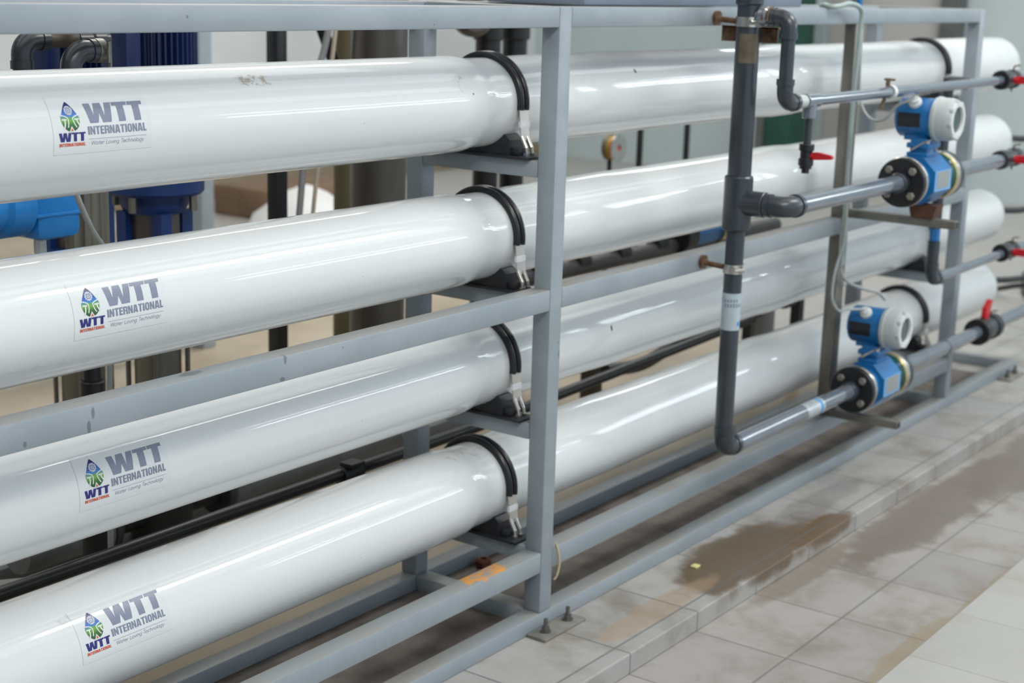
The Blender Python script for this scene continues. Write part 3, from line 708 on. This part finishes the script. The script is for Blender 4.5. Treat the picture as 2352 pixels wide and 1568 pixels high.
def valve(x, y, z, rp, label, up_handle=False, slim=False):
    q = .66 if slim else 1.
    t = thing('ball_valve', (x, y, z), label, 'valve', 'ball valves with red handles at the far end of the pipes')
    def seg(a, b_, r, nm, m=PIPEB, n=12): obj(nm, C((x+a, y, z), (x+b_, y, z), r, n, .003), m, t)
    k_ = rp/.0165
    if k_ > 1.3: k_ = 1.3
    seg(-.055*k_, -.020*k_, rp*2.05*q, 'union_nut', PIPEB, 16); seg(.045*k_, .080*k_, rp*2.0*q, 'union_nut', PIPEB, 16)
    obj('valve_body', C((x-.022*k_, y, z), (x+.048*k_, y, z), rp*1.75*q, 24, .003), DKPVC, t)
    bm = bmesh.new()
    if up_handle:
        cyl(bm, (x+.012, y, z+rp*1.6), (x+.012, y, z+rp*2.1+.01), .014)
        prism(bm, [(x-.012, z+rp*2.0), (x+.036, z+rp*2.0), (x+.045, z+.085), (x+.062, z+.105), (x+.040, z+.112), (x-.004, z+.085)], 1, y-.009, y+.009)
    else:
        cyl(bm, (x+.012, y-rp*1.5*q, z), (x+.012, y-rp*2.1*q-.010, z), .012)
        prism(bm, [(y-rp*2.0*q, z-.012), (y-rp*2.0*q, z+.013), (y-rp*2.0*q-.045, z+.015), (y-rp*2.0*q-.088, z+.004), (y-rp*2.0*q-.090, z-.003), (y-rp*2.0*q-.045, z-.013)], 0, x+.003, x+.021)
    obj('handle', bm, RED, t, label='red lever handle')
    bm = bmesh.new(); tube(bm, [(x+.07, y, z+rp*1.9*q), (x+.07, y-.004, z+rp*1.9*q+.014), (x+.085, y-.02, z+rp*1.9*q+.016)], .003, 8); cyl(bm, (x+.07, y, z-rp*1.9*q), (x+.07, y, z-rp*1.9*q-.012), .003, 8)
    obj('clamp_screw', bm, RUST, t)
valve(2.44, -.215, 1.2865, .0165, 'black ball valve with red handle on the uppermost thin pipe')
valve(2.44, -.243, 1.015, .0245, 'black ball valve with red handle on the pipe right of the upper flow meter', slim=True)
valve(2.82, -.150, .6285, .0165, 'black ball valve with red handle on the knee-height pipe')
valve(2.80, -.102, .322, .0250, 'black ball valve with upright red handle on the lowest pipe', True)

# stand-off clamps holding the riser
def clamp(z, label):
    t = thing('pipe_clamp', (XR, 0, z), label, 'pipe clamp')
    bm = bmesh.new(); cyl(bm, (XR, -.0005, z+.006), (XR, -.010, z+.006), .019, 16); cyl(bm, (XR, -.008, z+.004), (XR, YR+.030, z), .0075, 12); obj('stand_off', bm, RUST, t, label='rusty stand-off rod')
    r = .0325 if z > 1 else .0262
    bm = bmesh.new(); lathe(bm, (XR, YR, z-.0125), (0, 0, 1), [(0, r), (0, r+.0022), (.025, r+.0022), (.025, r)], 36, caps=False); obj('band', bm, STEEL, t, label='shiny steel band')
    bm = bmesh.new(); cyl(bm, (XR-.028-r*.3, YR-r*.75, z), (XR-.004, YR-r*1.25, z), .0065, 12); box(bm, XR-r*.55, XR-r*.1, YR-r*1.28, YR-r*.85, z-.012, z+.012); obj('screw', bm, STEEL, t)
clamp(1.485, 'steel band clamp on a rusty stand-off holding the riser at the top rail')
clamp(.832, 'steel band clamp on a rusty stand-off holding the riser at the middle rail')
ab = thing('angle_bracket', (XR, -.06, 1.44), 'rusty angle bracket under the top rail carrying the slim branch pipe', 'bracket')
bm = B(XR+.037, XR+.041, -.165, -.0005, 1.432, 1.472); box(bm, XR+.037, XR+.065, -.165, -.0005, 1.468, 1.472); obj('angle', bm, RUST, ab)
bm = bmesh.new()
for yy in (-.163, -.148): tube(bm, [(XR+.04, yy, 1.50+.0)]+[(XR+.0+.024*math.cos(a), yy, 1.50+.024*math.sin(a)) for a in [PI*i/8 for i in range(9)]]+[(XR-.024, yy, 1.49)], .003, 8)
obj('u_bolt', bm, RUST, ab)
pc = thing('hose_clip', (1.42, -.215, 1.285), 'pale plastic hose clip with screw on the uppermost thin pipe', 'pipe clip')
bm = bmesh.new(); lathe(bm, (1.42, -.215, 1.2835), (1, 0, 0), [(0, .0160), (0, .0205), (.018, .0205), (.018, .0160)], 28, caps=False); obj('band', bm, CWHITE, pc)
bm = bmesh.new(); cyl(bm, (1.405, -.215, 1.302), (1.405, -.215, 1.325), .007, 8); box(bm, 1.398, 1.412, -.235, -.205, 1.318, 1.324); obj('screw', bm, RUST, pc); obj('screw', C((1.402, -.21, 1.266), (1.402, -.20, 1.235), .006, 8), RUST, pc)

# ------------------------------------------------------------------ flow meters
def octo(bm, cx, cy, cz, r, x0, x1, n=8):
    pts = [(cy+r*math.cos(PI/8+2*PI*i/n), cz+r*math.sin(PI/8+2*PI*i/n)) for i in range(n)]
    return prism(bm, pts, 0, x0, x1)
def make_meter():
    y, z = -.243, 1.012; x = 1.50
    t = thing('flow_meter', (x, y, z), 'blue flow meter with grey cover on the middle pipe, above a wooden block', 'flow meter')
    fl = obj('front_flange', C((x-.004, y, z), (x+.016, y, z), .075, 48, .003), PIPEB, t, label='black flange')
    for k_ in range(4):
        a = PI/4+k_*PI/2
        obj('flange_bolt', C((x-.016, y+.052*math.cos(a), z+.052*math.sin(a)), (x-.003, y+.052*math.cos(a), z+.052*math.sin(a)), .0125, 6, .002), mat('bolt_face', (.30, .28, .25), .4, .6, noise=.2), fl)
    obj('collar', C((x-.035, y, z), (x-.003, y, z), .031, 28, .003), DKPVC, t)
    obj('backing_ring', C((x+.0165, y, z), (x+.026, y, z), .0765, 48, .002), STEEL, t, label='bright metal backing ring')
    obj('earthing_ring', C((x+.0262, y, z), (x+.036, y, z), .073, 48, .002), GOLD, t, label='yellowish plated ring')
    bm = bmesh.new(); octo(bm, x, y, z, .078, x+.085, x+.225); lathe(bm, (x+.036, y, z), (1, 0, 0), [(0, .050), (.05, .060)], 32); lathe(bm, (x+.224, y, z), (1, 0, 0), [(0, .060), (.05, .050)], 32)
    body = obj('body', bm, BLUE, t, smooth=30)
    obj('name_plate', B(x+.105, x+.205, y-.0735, y-.0718, z-.022, z+.030), mat('plate_grey', (.36, .38, .38), .4, .4, noise=.1), body, label='grey printed plate')
    obj('light_panel', B(x+.090, x+.220, y-.0722, y-.0712, z-.03, z+.032), BLUEL, body)
    obj('rear_ring', C((x+.275, y, z), (x+.287, y, z), .073, 48, .002), GOLD, t, label='yellowish plated ring')
    obj('rear_flange', C((x+.2875, y, z), (x+.305, y, z), .0755, 48, .003), STEEL, t)
    rf = obj('rear_adapter', C((x+.3055, y, z), (x+.335, y, z), .075, 48, .003), DKPVC, t)
    for a in (PI/4, 3*PI/4, 5*PI/4, 7*PI/4): obj('rear_bolt', C((x+.262, y+.06*math.cos(a), z+.06*math.sin(a)), (x+.275, y+.06*math.cos(a), z+.06*math.sin(a)), .010, 6), STEEL, t)
    nx = x+.155
    bm = bmesh.new(); box(bm, nx-.050, nx+.050, y-.034, y+.034, z+.070, z+.084, bev=.004); box(bm, nx-.050, nx+.050, y-.036, y+.036, z+.096, z+.112, bev=.003); box(bm, nx-.040, nx+.040, y-.028, y+.028, z+.08, z+.126, bev=.004); lathe(bm, (nx, y, z+.080), (0, 0, 1), [(0, .033), (.02, .027), (.045, .027), (.065, .036)], 28)
    obj('neck', bm, BLUE, t)
    bm = bmesh.new(); cyl(bm, (nx-.045, y-.03, z+.112), (nx-.045, y-.03, z+.122), .006, 8); tube(bm, [(nx-.02, y-.03, z+.125), (nx-.05, y-.02, z+.115), (nx-.06, y+.015, z+.09)], .0035, 8); obj('earth_screw', bm, STEEL, t)
    hz = z+.186
    bm = bmesh.new(); lathe(bm, (nx, -.160, hz), (0, -1, 0), [(0, .045), (.006, .056), (.012, .0605), (.108, .0605), (.112, .064), (.118, .064)], 48)
    box(bm, nx-.030, nx+.03, -.235, -.19, hz-.068, hz-.05)
    hd = obj('transmitter_head', bm, BLUE, t, smooth=40)
    bm = bmesh.new(); lathe(bm, (nx, -.2785, hz), (0, -1, 0), [(0, .066), (.003, .068), (.012, .068), (.014, .065), (.044, .065), (.052, .063), (.062, .058), (.062, .040), (.056, .038)], 48)
    for k_ in range(8):
        a = 2*PI*k_/8+.2; c_ = Vector((nx+.052*math.cos(a), -.336, hz+.052*math.sin(a))); cyl(bm, c_+Vector((0, .012, 0)), c_-Vector((0, .010, 0)), .011, 10, .003)
    cv = obj('cover', bm, CGREY, t, smooth=40)
    obj('window_rim', lathe(bmesh.new(), (nx, -.337, hz), (0, -1, 0), [(0, .058), (.009, .056), (.009, .042), (0, .040)], 40, caps=False), CWHITE, cv)
    obj('display_window', C((nx, -.334, hz), (nx, -.338, hz), .040, 36), GLASSY, cv, label='dark round display window')
    # name plate wrapped on the visible side of the head
    bm = bmesh.new(); rr = .0613
    A_ = [[bm.verts.new((nx-rr*math.cos(math.radians(a)), yy, hz+rr*math.sin(math.radians(a)))) for a in range(-26, 17, 6)] for yy in (-.176, -.248)]
    for i in range(len(A_[0])-1): bm.faces.new((A_[0][i], A_[0][i+1], A_[1][i+1], A_[1][i]))
    obj('side_plate', bm, mat('black_plate', (.012, .012, .014), .35), hd, label='black name plate')
    bm = bmesh.new(); a = math.radians(48); dr = Vector((-math.cos(a), 0, math.sin(a))); c_ = Vector((nx, -.222, hz))
    cyl(bm, c_+dr*.055, c_+dr*.070, .020, 16, .002); cyl(bm, c_+dr*.070, c_+dr*.080, .015, 12, .002); obj('cable_gland', bm, CWHITE, t)
    return t
fm = make_meter()
fm2 = copy_tree(fm, Vector((1.50, -.243, 1.012))+Vector((.09, .141, -.690)), 'blue flow meter with grey cover on the lowest pipe, low down beside the stainless upright')
wb = obj('wooden_block', prism(bmesh.new(), [(-.232, .8935), (-.300, .8935), (-.312, .934), (-.220, .934)], 0, 1.630, 1.69), WOOD, None, smooth=None, origin=(1.66, -.26, .893)); tag(wb, 'dark brown wooden block wedged between the upper meter and its arm', 'block')

# cables
def cable(name, pts, r, m, label, cat='cable', k=8):
    o = obj(name, tube(bmesh.new(), smoothpath(pts, k), r, 10), m, None, smooth=80, origin=pts[0]); return tag(o, label, cat)
nxm = 1.655
g1 = (nxm-.054, -.222, 1.258)
cable('hose', [(1.50, .06, 1.526), (1.44, .02, 1.527), (1.425, -.010, 1.523), (1.46, -.022, 1.526), (1.52, -.028, 1.533), (1.585, -.035, 1.515), (1.60, -.030, 1.46), (1.606, -.025, 1.34), (1.606, -.022, 1.15), (1.61, -.022, .95), (1.612, -.022, .80), (1.60, -.03, .72)], .0075, CLEAR, 'greenish grey hose looped over the top rail and down the stainless upright', 'hose')
cable('signal_cable', [(1.612, -.03, 1.46), (1.615, -.035, 1.30), (1.61, -.05, 1.225), (1.60, -.09, 1.185), (1.58, -.14, 1.190), (1.58, -.18, 1.235), g1], .0045, CABLE, 'thin grey cable looping into the upper flow meter head')
cable('signal_cable', [(1.605, -.02, 1.10), (1.604, -.03, .90), (1.600, -.03, .80), (1.55, -.03, .70), (1.545, -.03, .62), (1.58, -.04, .575), (1.62, -.052, .575), (1.69, -.081, .568)], .0045, CABLE, 'thin grey cable curving down into the lower flow meter head')
cable('power_cable', [(1.63, -.02, .86), (1.625, -.02, .78), (1.62, -.02, .70), (1.66, -.03, .655), (1.76, -.05, .62), (1.84, -.06, .60), (1.86, -.08, .575)], .0055, CABLE, 'grey cable sagging behind the lower flow meter head')
cable('tie_wire', [(.055, -.004, .215), (.062, -.008, .19), (.066, -.010, .16), (.060, -.008, .13), (.055, -.003, .118)], .003, mat('straw_rope', (.45, .38, .24), .8), 'frayed straw coloured tie round the low rail by the near post', 'tie', 5)
for i, (z, lb) in enumerate(zip(ZV[1:], ('second', 'third', 'lowest'))):
    cable('black_hose', [(3.71, YV, z), (3.78, YV, z), (3.92, YV-.05, z-.01), (4.3, YV-.15, z-.03), (4.8, YV-.1, z*.5), (5.05, YV+.12*i, .10), (5.3, YV+.1+.2*i, .015), (5.9, YV+.2+.3*i, .015)], .014, PIPEB, 'black hose leaving the domed end of the %s vessel' % lb, 'hose', 5)

# ------------------------------------------------------------------ behind the rack
bp = thing('long_black_pipe', (0, .52, .34), 'long thin black pipe running behind the two lowest vessels', 'pipe')
bm = bmesh.new(); cyl(bm, (-2.6, .52, .326), (.4, .52, .335), .0165); cyl(bm, (.4, .52, .335), (2.1, .52, .382), .0165); obj('pipe', bm, PIPEB, bp)
obj('valve_body', C((-.16, .52, .326), (-.09, .52, .329), .026, bev=.003), SADD, bp); obj('valve_lever', B(-.15, -.10, .49, .53, .352, .362), SADD, bp)
bh = thing('black_union_pipe', (1.6, .60, .40), 'thick black pipe with union nuts behind the lowest vessel, right of the riser', 'pipe')
bm = bmesh.new(); tube(bm, smoothpath([(1.25, .62, .325), (1.45, .60, .315), (1.65, .60, .345), (1.80, .60, .365), (3.3, .60, .40)], 6), .022, 16); obj('pipe', bm, PIPEB, bh); obj('support', B(2.62, 2.66, .58, .62, 0, .37), SADD, bh)
for xx in (1.86, 2.22, 2.5): obj('union_nut', C((xx, .60, .366+(xx-1.8)*.02), (xx+.07, .60, .368+(xx-1.8)*.02), .036, 12, .004), PIPEB, bh)

# booster pump: ribbed navy motor, blue flange and stool, stainless barrel
PX, PY = -.245, 1.10
pump = thing('vertical_pump', (PX, PY, 0), 'tall vertical pump with ribbed navy motor, blue flange and stainless barrel behind the near vessels', 'pump')
bm = bmesh.new(); n = 44; O = []
for i in range(n*4):
    a = 2*PI*i/(n*4); r = .118 if (i % 4) in (0, 1) else .101; O.append((PX+r*math.cos(a), PY+r*math.sin(a)))
prism(bm, O, 2, 1.14, 1.62); obj('motor', bm, NAVY, pump, smooth=None)
bm = C((PX, PY, 1.62), (PX, PY, 1.70), .112, 40, .02); obj('fan_cowl', bm, NAVY, pump)
bm = C((PX, PY, 1.06), (PX, PY, 1.14), .10, 40); cyl(bm, (PX, PY, 1.005), (PX, PY, 1.06), .130, 48, .008); obj('flange', bm, PBLUE, pump)
for a in range(4):
    q = a*PI/2+.35; c_ = (PX+.112*math.cos(q), PY+.112*math.sin(q)); obj('flange_bolt', C((*c_, .965), (*c_, 1.005), .011, 6), SST, pump)
bm = bmesh.new(); lathe(bm, (PX, PY, .955), (0, 0, 1), [(0, .078), (.02, .088), (.055, .092)], 40)
for a in range(4):
    q = a*PI/2+PI/4+.3; c_ = (PX+.075*math.cos(q), PY+.075*math.sin(q)); box(bm, c_[0]-.018, c_[0]+.018, c_[1]-.018, c_[1]+.018, .80, .96)
lathe(bm, (PX, PY, .76), (0, 0, 1), [(0, .092), (.05, .092)], 40); obj('stool', bm, PBLUE, pump)
obj('shaft_guard', C((PX, PY, .80), (PX, PY, .955), .066, 32), SSTD, pump)
bm = C((PX, PY, .18), (PX, PY, .77), .062, 40); obj('barrel', bm, SST, pump)
for a in (0, 1, 2, 3):
    q = a*PI/2+PI/4; obj('tie_rod', C((PX+.078*math.cos(q), PY+.078*math.sin(q), .18), (PX+.078*math.cos(q), PY+.078*math.sin(q), .78), .007, 10), SST, pump)
bm = C((PX, PY, .06), (PX, PY, .18), .085, 40, .01); box(bm, PX-.12, PX+.12, PY-.12, PY+.12, 0, .06, bev=.01); cyl(bm, (PX-.19, PY, .14), (PX+.19, PY, .14), .04); obj('base_casting', bm, mat('dark_casting', (.04, .038, .035), .6, .3, noise=.3), pump)
for sx_ in (-1, 1): obj('port_flange', C((PX+sx_*.19, PY, .14), (PX+sx_*.215, PY, .14), .075, 32, .003), mat('dark_flange', (.07, .075, .08), .5, .3, noise=.3), pump)
jb = obj('terminal_box', B(PX-.165, PX-.115, PY-.10, PY+.0, 1.25, 1.50, bev=.01), NAVY, pump)
copy_tree(pump, (-.19, 1.48, 0), 'second vertical pump with ribbed navy motor, half hidden behind the first one')
# suction and discharge pipes on the floor
sp = thing('floor_pipework', (-.8, .9, .12), 'dusty grey plastic pipes and flanges low on the floor behind the near vessels', 'pipe')
obj('pipe', C((-.72, 1.10, .14), (-.46, 1.10, .14), .055), PVCG, sp); obj('flange', C((-.50, 1.10, .14), (-.462, 1.10, .14), .075, 32, .004), PVCG, sp)
obj('pipe', C((-.028, 1.10, .14), (.72, 1.10, .14), .055), PVCG, sp); obj('flange', C((-.028, 1.10, .14), (.005, 1.10, .14), .075, 32, .004), PVCG, sp)
bm = bmesh.new(); cyl(bm, (-1.05, 1.04, .10), (-.66, .80, .09), .062); obj('pipe', bm, mat('pale_dusty_pvc', (.30, .295, .27), .6, noise=.2, scale=8), sp)
fb = thing('pump_skid', (.3, 1.2, 0), 'dark steel skid beams on the floor behind the rack', 'skid')
obj('beam', B(-1.4, 1.3, .88, .94, .003, .05, bev=.004), mat('skid_grey', (.16, .17, .18), .5, noise=.2), fb); obj('beam', B(-1.4, 1.3, 1.23, 1.285, .003, .05, bev=.004), MATS['skid_grey'], fb)

# light-blue actuator with white gland and cable
ac = thing('valve_actuator', (-.88, .75, 1.0), 'bright light-blue plastic actuator housing with a white cable gland', 'actuator')
bm = bmesh.new(); box(bm, -.925, -.805, .69, .81, 1.00, 1.22, bev=.022); obj('housing', bm, LBLUE, ac, smooth=45)
bm = bmesh.new(); box(bm, -.928, -.802, .687, .813, 1.053, 1.061, bev=.002); obj('seam', bm, LBLUE, ac)
bm = C((-1.0, .745, 1.08), (-.925, .745, 1.08), .070, 32, .01); cyl(bm, (-1.03, .745, 1.08), (-1.0, .745, 1.08), .060); obj('gearbox', bm, LBLUE, ac)
obj('cable_gland', C((-.880, .745, .965), (-.880, .745, 1.00), .014, 10, .003), CWHITE, ac, label='white cable gland')
obj('mounting_arm', B(-.83, -.705, .80, .86, 1.09, 1.125, bev=.003), mat('grey_arm', (.30, .32, .33), .5, noise=.1), ac)
cable('white_cable', [(-.90, .60, 1.13), (-.885, .60, 1.09), (-.855, .60, 1.03), (-.825, .60, .985), (-.815, .61, .94), (-.80, .62, .85), (-.80, .64, .30), (-.78, .66, .007)], .0065, CABLE, 'pale cable hanging in front of the light-blue actuator')
fh = thing('stainless_filter', (-.667, .85, 0), 'ribbed stainless filter column beside the light-blue actuator', 'filter column')
bm = bmesh.new(); O = []
for i in range(48):
    a = 2*PI*i/48; r = .046+.004*(1 if (i % 6) < 3 else -1); O.append((-.667+r*math.cos(a), .85+r*math.sin(a)))
prism(bm, O, 2, .70, 1.30); obj('column', bm, SST, fh, smooth=50)
obj('drain_pipe', C((-.667, .85, .30), (-.667, .85, .72), .0215), PIPEB, fh, label='black drain pipe'); obj('coupling', C((-.667, .85, .30), (-.667, .85, .622), .029, bev=.003), PIPEB, fh, label='black coupling')
obj('foot', C((-.667, .85, 0), (-.667, .85, .31), .035), PIPEB, fh)
# twin pipe elbows above the top vessel
te = thing('pipe_fittings', (-.95, .55, 1.41), 'dark grey elbows and pipes in front of the navy motor, rusty clamp on them', 'pipe fittings')
bm = bmesh.new(); elbow(bm, (-1.045, .56, 1.432), (0, 0, 1), (1, 0, 0), .021, .03); cyl(bm, (-1.045, .56, 1.22), (-1.045, .56, 1.39), .0185); cyl(bm, (-1.045, .56, 1.235), (-1.045, 1.0, 1.235), .0185); obj('elbow', bm, DKPVC, te)
obj('cross_pipe', C((-1.0, .56, 1.432), (-.915, .56, 1.432), .0165), mat('brownish_pipe', (.10, .075, .055), .5, noise=.3, scale=20), te, label='brownish pipe')
bm = C((-.915, .56, 1.430), (-.835, .56, 1.430), .0185, bev=.002); cyl(bm, (-.885, .56, 1.430), (-.842, .56, 1.430), .0225, 28, .008); obj('end_cap', bm, DKPVC, te)
bm = bmesh.new(); elbow(bm, (-.975, .50, 1.412), (0, 0, 1), (1, 0, 0), .0215, .034); cyl(bm, (-.975, .50, 1.22), (-.975, .50, 1.37), .0185); cyl(bm, (-.975, .50, 1.235), (-.975, 1.0, 1.235), .0185); cyl(bm, (-.94, .50, 1.412), (-.90, .50, 1.412), .0205, 28, .003); obj('elbow', bm, DKPVC, te)
bm = bmesh.new(); cyl(bm, (-.930, .53, 1.45), (-.930, .53, 1.60), .011, 14); obj('hanger_rod', bm, RUST, te, label='rusty hanger')
bm = bmesh.new(); lathe(bm, (-.918, .50, 1.412), (1, 0, 0), [(0, .0215), (0, .0245), (.018, .0245), (.018, .0215)], 28, caps=False); cyl(bm, (-.905, .47, 1.39), (-.905, .47, 1.43), .004, 8); cyl(bm, (-.885, .49, 1.375), (-.885, .49, 1.43), .0035, 8); obj('clamp', bm, SST, te)

# other plant further back
def post(name, x, y, s, z1, m, label, cat, lean=0):
    o = obj(name, B(x-s/2, x+s/2, y-s/2, y+s/2, 0, z1, bev=.003), m, None, origin=(x, y, 0)); return tag(o, label, cat)
post('black_post', .62, 1.5, .047, 2.2, PIPEB, 'black square post behind the rack, right of the navy motor', 'post')
br = obj('black_brace', tube(bmesh.new(), [(.70, 1.55, 1.75), (1.62, 1.55, .0)], .028, 4), PIPEB, None, smooth=None, origin=(1.62, 1.55, 0)); tag(br, 'black diagonal brace slanting down to the right beside the black post', 'brace')
cable('grey_strap', [(.86, 1.42, 1.7), (.76, 1.42, 1.36), (.70, 1.42, 1.22), (.66, 1.42, 1.0), (.62, 1.42, .72), (.56, 1.42, .60)], .011, mat('strap_grey', (.22, .22, .23), .6), 'dull grey hose trailing beside the black post', 'hose')
cable('beige_cable', [(.80, 1.38, 1.7), (.755, 1.38, 1.36), (.70, 1.38, 1.08), (.655, 1.38, .80), (.63, 1.38, .5)], .007, mat('beige_cable', (.38, .33, .26), .6), 'thin beige cable hanging along the black post')
t = thing('stainless_tank', (1.0, 1.4, 0), 'tall dull stainless column tank behind the near back post', 'tank')
obj('shell', C((1.0, 1.4, .12), (1.0, 1.4, 2.2), .094, 48, .004), SSTD, t); obj('foot_ring', C((1.0, 1.4, 0), (1.0, 1.4, .12), .105, 40), SSTD, t)
t = thing('olive_column', (1.33, 1.85, 0), 'olive painted column left of the stainless tank', 'column')
obj('shaft', C((1.33, 1.85, 0), (1.33, 1.85, 2.2), .040, 32), YOLK, t)
for i, (x, lb) in enumerate(((1.60, 'left'), (1.765, 'right'))):
    t = thing('black_standpipe', (x, 1.4, 0), '%s one of two thick black standpipes behind the near front post' % lb, 'pipe')
    obj('pipe', C((x, 1.4, .2), (x, 1.4, 2.1), .046), PIPEB, t); obj('collar', C((x, 1.4, 1.36), (x, 1.4, 1.44), .056, bev=.003), PIPEB, t); obj('foot', C((x, 1.4, 0), (x, 1.4, .2), .06), PIPEB, t)
t = thing('round_gauge', (1.42, 1.4, 1.42), 'dark round valve wheel just under the top rail by the standpipes', 'valve wheel')
bm = bmesh.new(); lathe(bm, (1.43, 1.36, 1.45), (-.5, -.86, 0), [(0, .065), (.02, .075), (.05, .075), (.07, .055)], 36); obj('body', bm, SSTD, t); obj('bracket', C((1.43, 1.37, 1.45), (1.545, 1.395, 1.45), .016), PIPEB, t)
for i, (x, lb) in enumerate(((2.855, 'near the coloured reel'), (3.265, 'nearer the riser'))):
    o = obj('black_rod', C((x, 1.5, 0), (x, 1.5, 1.25), .014), PIPEB, None, origin=(x, 1.5, 0)); tag(o, 'thin black upright rod behind the vessels, %s' % lb, 'rod')
t = thing('tape_reel', (2.69, 1.5, .886), 'small silver reel with red and yellow stripes seen under the top vessel', 'reel')
obj('drum', C((2.69, 1.56, .886), (2.69, 1.535, .886), .056, 32, .003), mat('reel_dark', (.12, .09, .05), .4), t); obj('yellow_band', C((2.69, 1.535, .886), (2.69, 1.520, .886), .050, 32), mat('reel_yellow', (.36, .26, .01), .5), t, label='yellow band'); obj('red_band', C((2.69, 1.520, .886), (2.69, 1.508, .886), .053, 32), mat('reel_red', (.45, .05, .05), .4), t, label='red band')
obj('face', lathe(bmesh.new(), (2.69, 1.508, .886), (0, -1, 0), [(0, .060), (.006, .060), (.006, .014), (0, .014)], 32, caps=False), STEEL, t); obj('stand', C((2.69, 1.548, 0), (2.69, 1.548, .84), .010), PIPEB, t)
# manifold of small valves seen between the second and third vessel
mf = thing('valve_manifold', (1.7, .85, .60), 'dark valve manifold seen in the gap above the middle rail', 'valve manifold')
obj('stand', B(2.7, 2.74, .83, .87, 0, .60), PIPEB, mf); obj('header', C((1.02, .85, .625), (2.9, .85, .610), .030), mat('manifold_grey', (.07, .065, .07), .45, noise=.4), mf)
for xx in (1.16, 1.42, 1.68, 1.94):
    bm = bmesh.new(); cyl(bm, (xx, .85, .62), (xx, .85, .685), .022, 16); cyl(bm, (xx-.035, .85, .64), (xx+.035, .85, .64), .032, 12, .004); cyl(bm, (xx, .85, .685), (xx, .85, .74), .016, 12); obj('valve', bm, PIPEB, mf)
bm = C((2.05, .85, .66), (2.13, .85, .66), .075, 32, .004); obj('flange', bm, PIPEB, mf); obj('blue_meter_body', C((2.13, .85, .66), (2.34, .85, .66), .062, 8), BLUE, mf, label='blue meter body'); obj('gold_ring', C((2.34, .85, .66), (2.36, .85, .66), .07, 32), GOLD, mf)
t = obj('grey_block', B(2.95, 3.07, .9, 1.0, 0, .60, bev=.01), mat('block_grey', (.16, .17, .17), .5), None, origin=(3.0, .95, 0)); tag(t, 'dark grey pedestal behind the rack, under the tee of the riser', 'pedestal')
t = obj('brown_upright', B(1.62, 1.68, .90, .96, 0, .32, bev=.004), mat('brown_paint', (.05, .04, .025), .6), None, origin=(1.65, .93, 0)); tag(t, 'short dark brown upright seen between the two lowest vessels', 'post')
# pale frames and clutter at the back left
FRB = mat('bluish_frame_paint', (.36, .42, .47), .5, noise=.1)
fr = thing('equipment_frame', (1.4, 3.2, 0), 'pale bluish grey equipment frame standing far behind the navy pump', 'frame')
for nm, a in (('post', (.86, .94, 2.8, 2.88, 0, 2.2)), ('post', (1.50, 1.57, 2.8, 2.88, 0, 2.2)), ('rail', (.94, 1.50, 2.8, 2.86, .12, .18)), ('rail', (.94, 1.50, 2.8, 2.86, 1.75, 1.82))): obj(nm, B(*a, bev=.004), FRB, fr)
fr2 = thing('loading_box', (1.9, 4.2, 0), 'small pale box with dark rim on the floor by the equipment frame', 'box')
obj('body', B(1.55, 1.95, 3.9, 4.2, 0, .16, bev=.02), CWHITE, fr2); obj('rim', B(1.54, 1.96, 3.89, 4.21, .16, .19, bev=.01), DKCOL, fr2)
sk = obj('white_sack', lathe(bmesh.new(), (3.4, 4.0, 0), (0, 0, 1), [(0, .30), (.1, .36), (.25, .30), (.38, .12), (.42, .02)], 20), mat('woven_white_sack', (.66, .66, .66), .8, noise=.15, bump=.3), None, origin=(3.4, 4.0, 0)); tag(sk, 'slumped white sack on the floor left of the stainless tank', 'sack')
pt = obj('brown_crate', B(4.2, 5.4, 5.0, 5.6, 0, .20, bev=.02), mat('brown_cardboard', (.20, .125, .075), .7, noise=.3, scale=4), None, origin=(4.4, 5.3, 0)); tag(pt, 'brown crate against the side wall far behind the rack', 'crate')
wt = thing('white_tank', (-.1, 2.6, 0), 'large off-white horizontal tank at the back left, behind the grey elbows', 'tank')
bm = bmesh.new(); lathe(bm, (-1.8, 3.2, 1.15), (1, 0, 0), [(0, .02), (.03, .2), (.12, .32), (.2, .35), (2.1, .35), (2.2, .32), (2.28, .2), (2.3, .02)], 40); obj('shell', bm, mat('tank_white', (.50, .50, .49), .35, noise=.08), wt)
for xx in (-1.4, .1): obj('leg', B(xx, xx+.1, 3.0, 3.4, 0, .9), FRB, wt)
rn = obj('rusty_nut', lathe(bmesh.new(), (.248, .36, .003), (0, 0, 1), [(0, .020), (.004, .024), (.018, .024), (.024, .018), (.024, .010), (.004, .010)], 6), mat('red_rust', (.13, .03, .015), .8, noise=.4, scale=60), None, origin=(.248, .36, .003)); tag(rn, 'rusty red-brown nut lying on the floor inside the rack base', 'nut')
yb = obj('yellow_scrap', B(.62, .645, -.098, -.078, 0, .006, bev=.002), mat('yellow_scrap', (.62, .58, .25), .7), None, origin=(.63, -.088, 0)); tag(yb, 'tiny yellowish scrap on the brown stain in front of the rack', 'scrap')
# items standing above, seen over the top rail
tp = thing('control_box', (1.1, .3, 1.518), 'blue-grey enclosure resting on top of the rack, only its foot in view', 'enclosure')
obj('body', B(.25, 1.45, .10, .40, 1.5185, 1.75, bev=.006), mat('box_blue_grey', (.22, .27, .34), .45, noise=.1), tp)
sv = thing('sample_valve', (2.0, .2, 1.518), 'tiny blue sample valve with a clear drip tip at the top rail', 'valve')
obj('body', C((1.92, .12, 1.50), (1.92, .12, 1.60), .011, 12), BLUE, sv); obj('tip', C((1.92, .12, 1.405), (1.92, .12, 1.50), .007, 10), STEEL, sv)
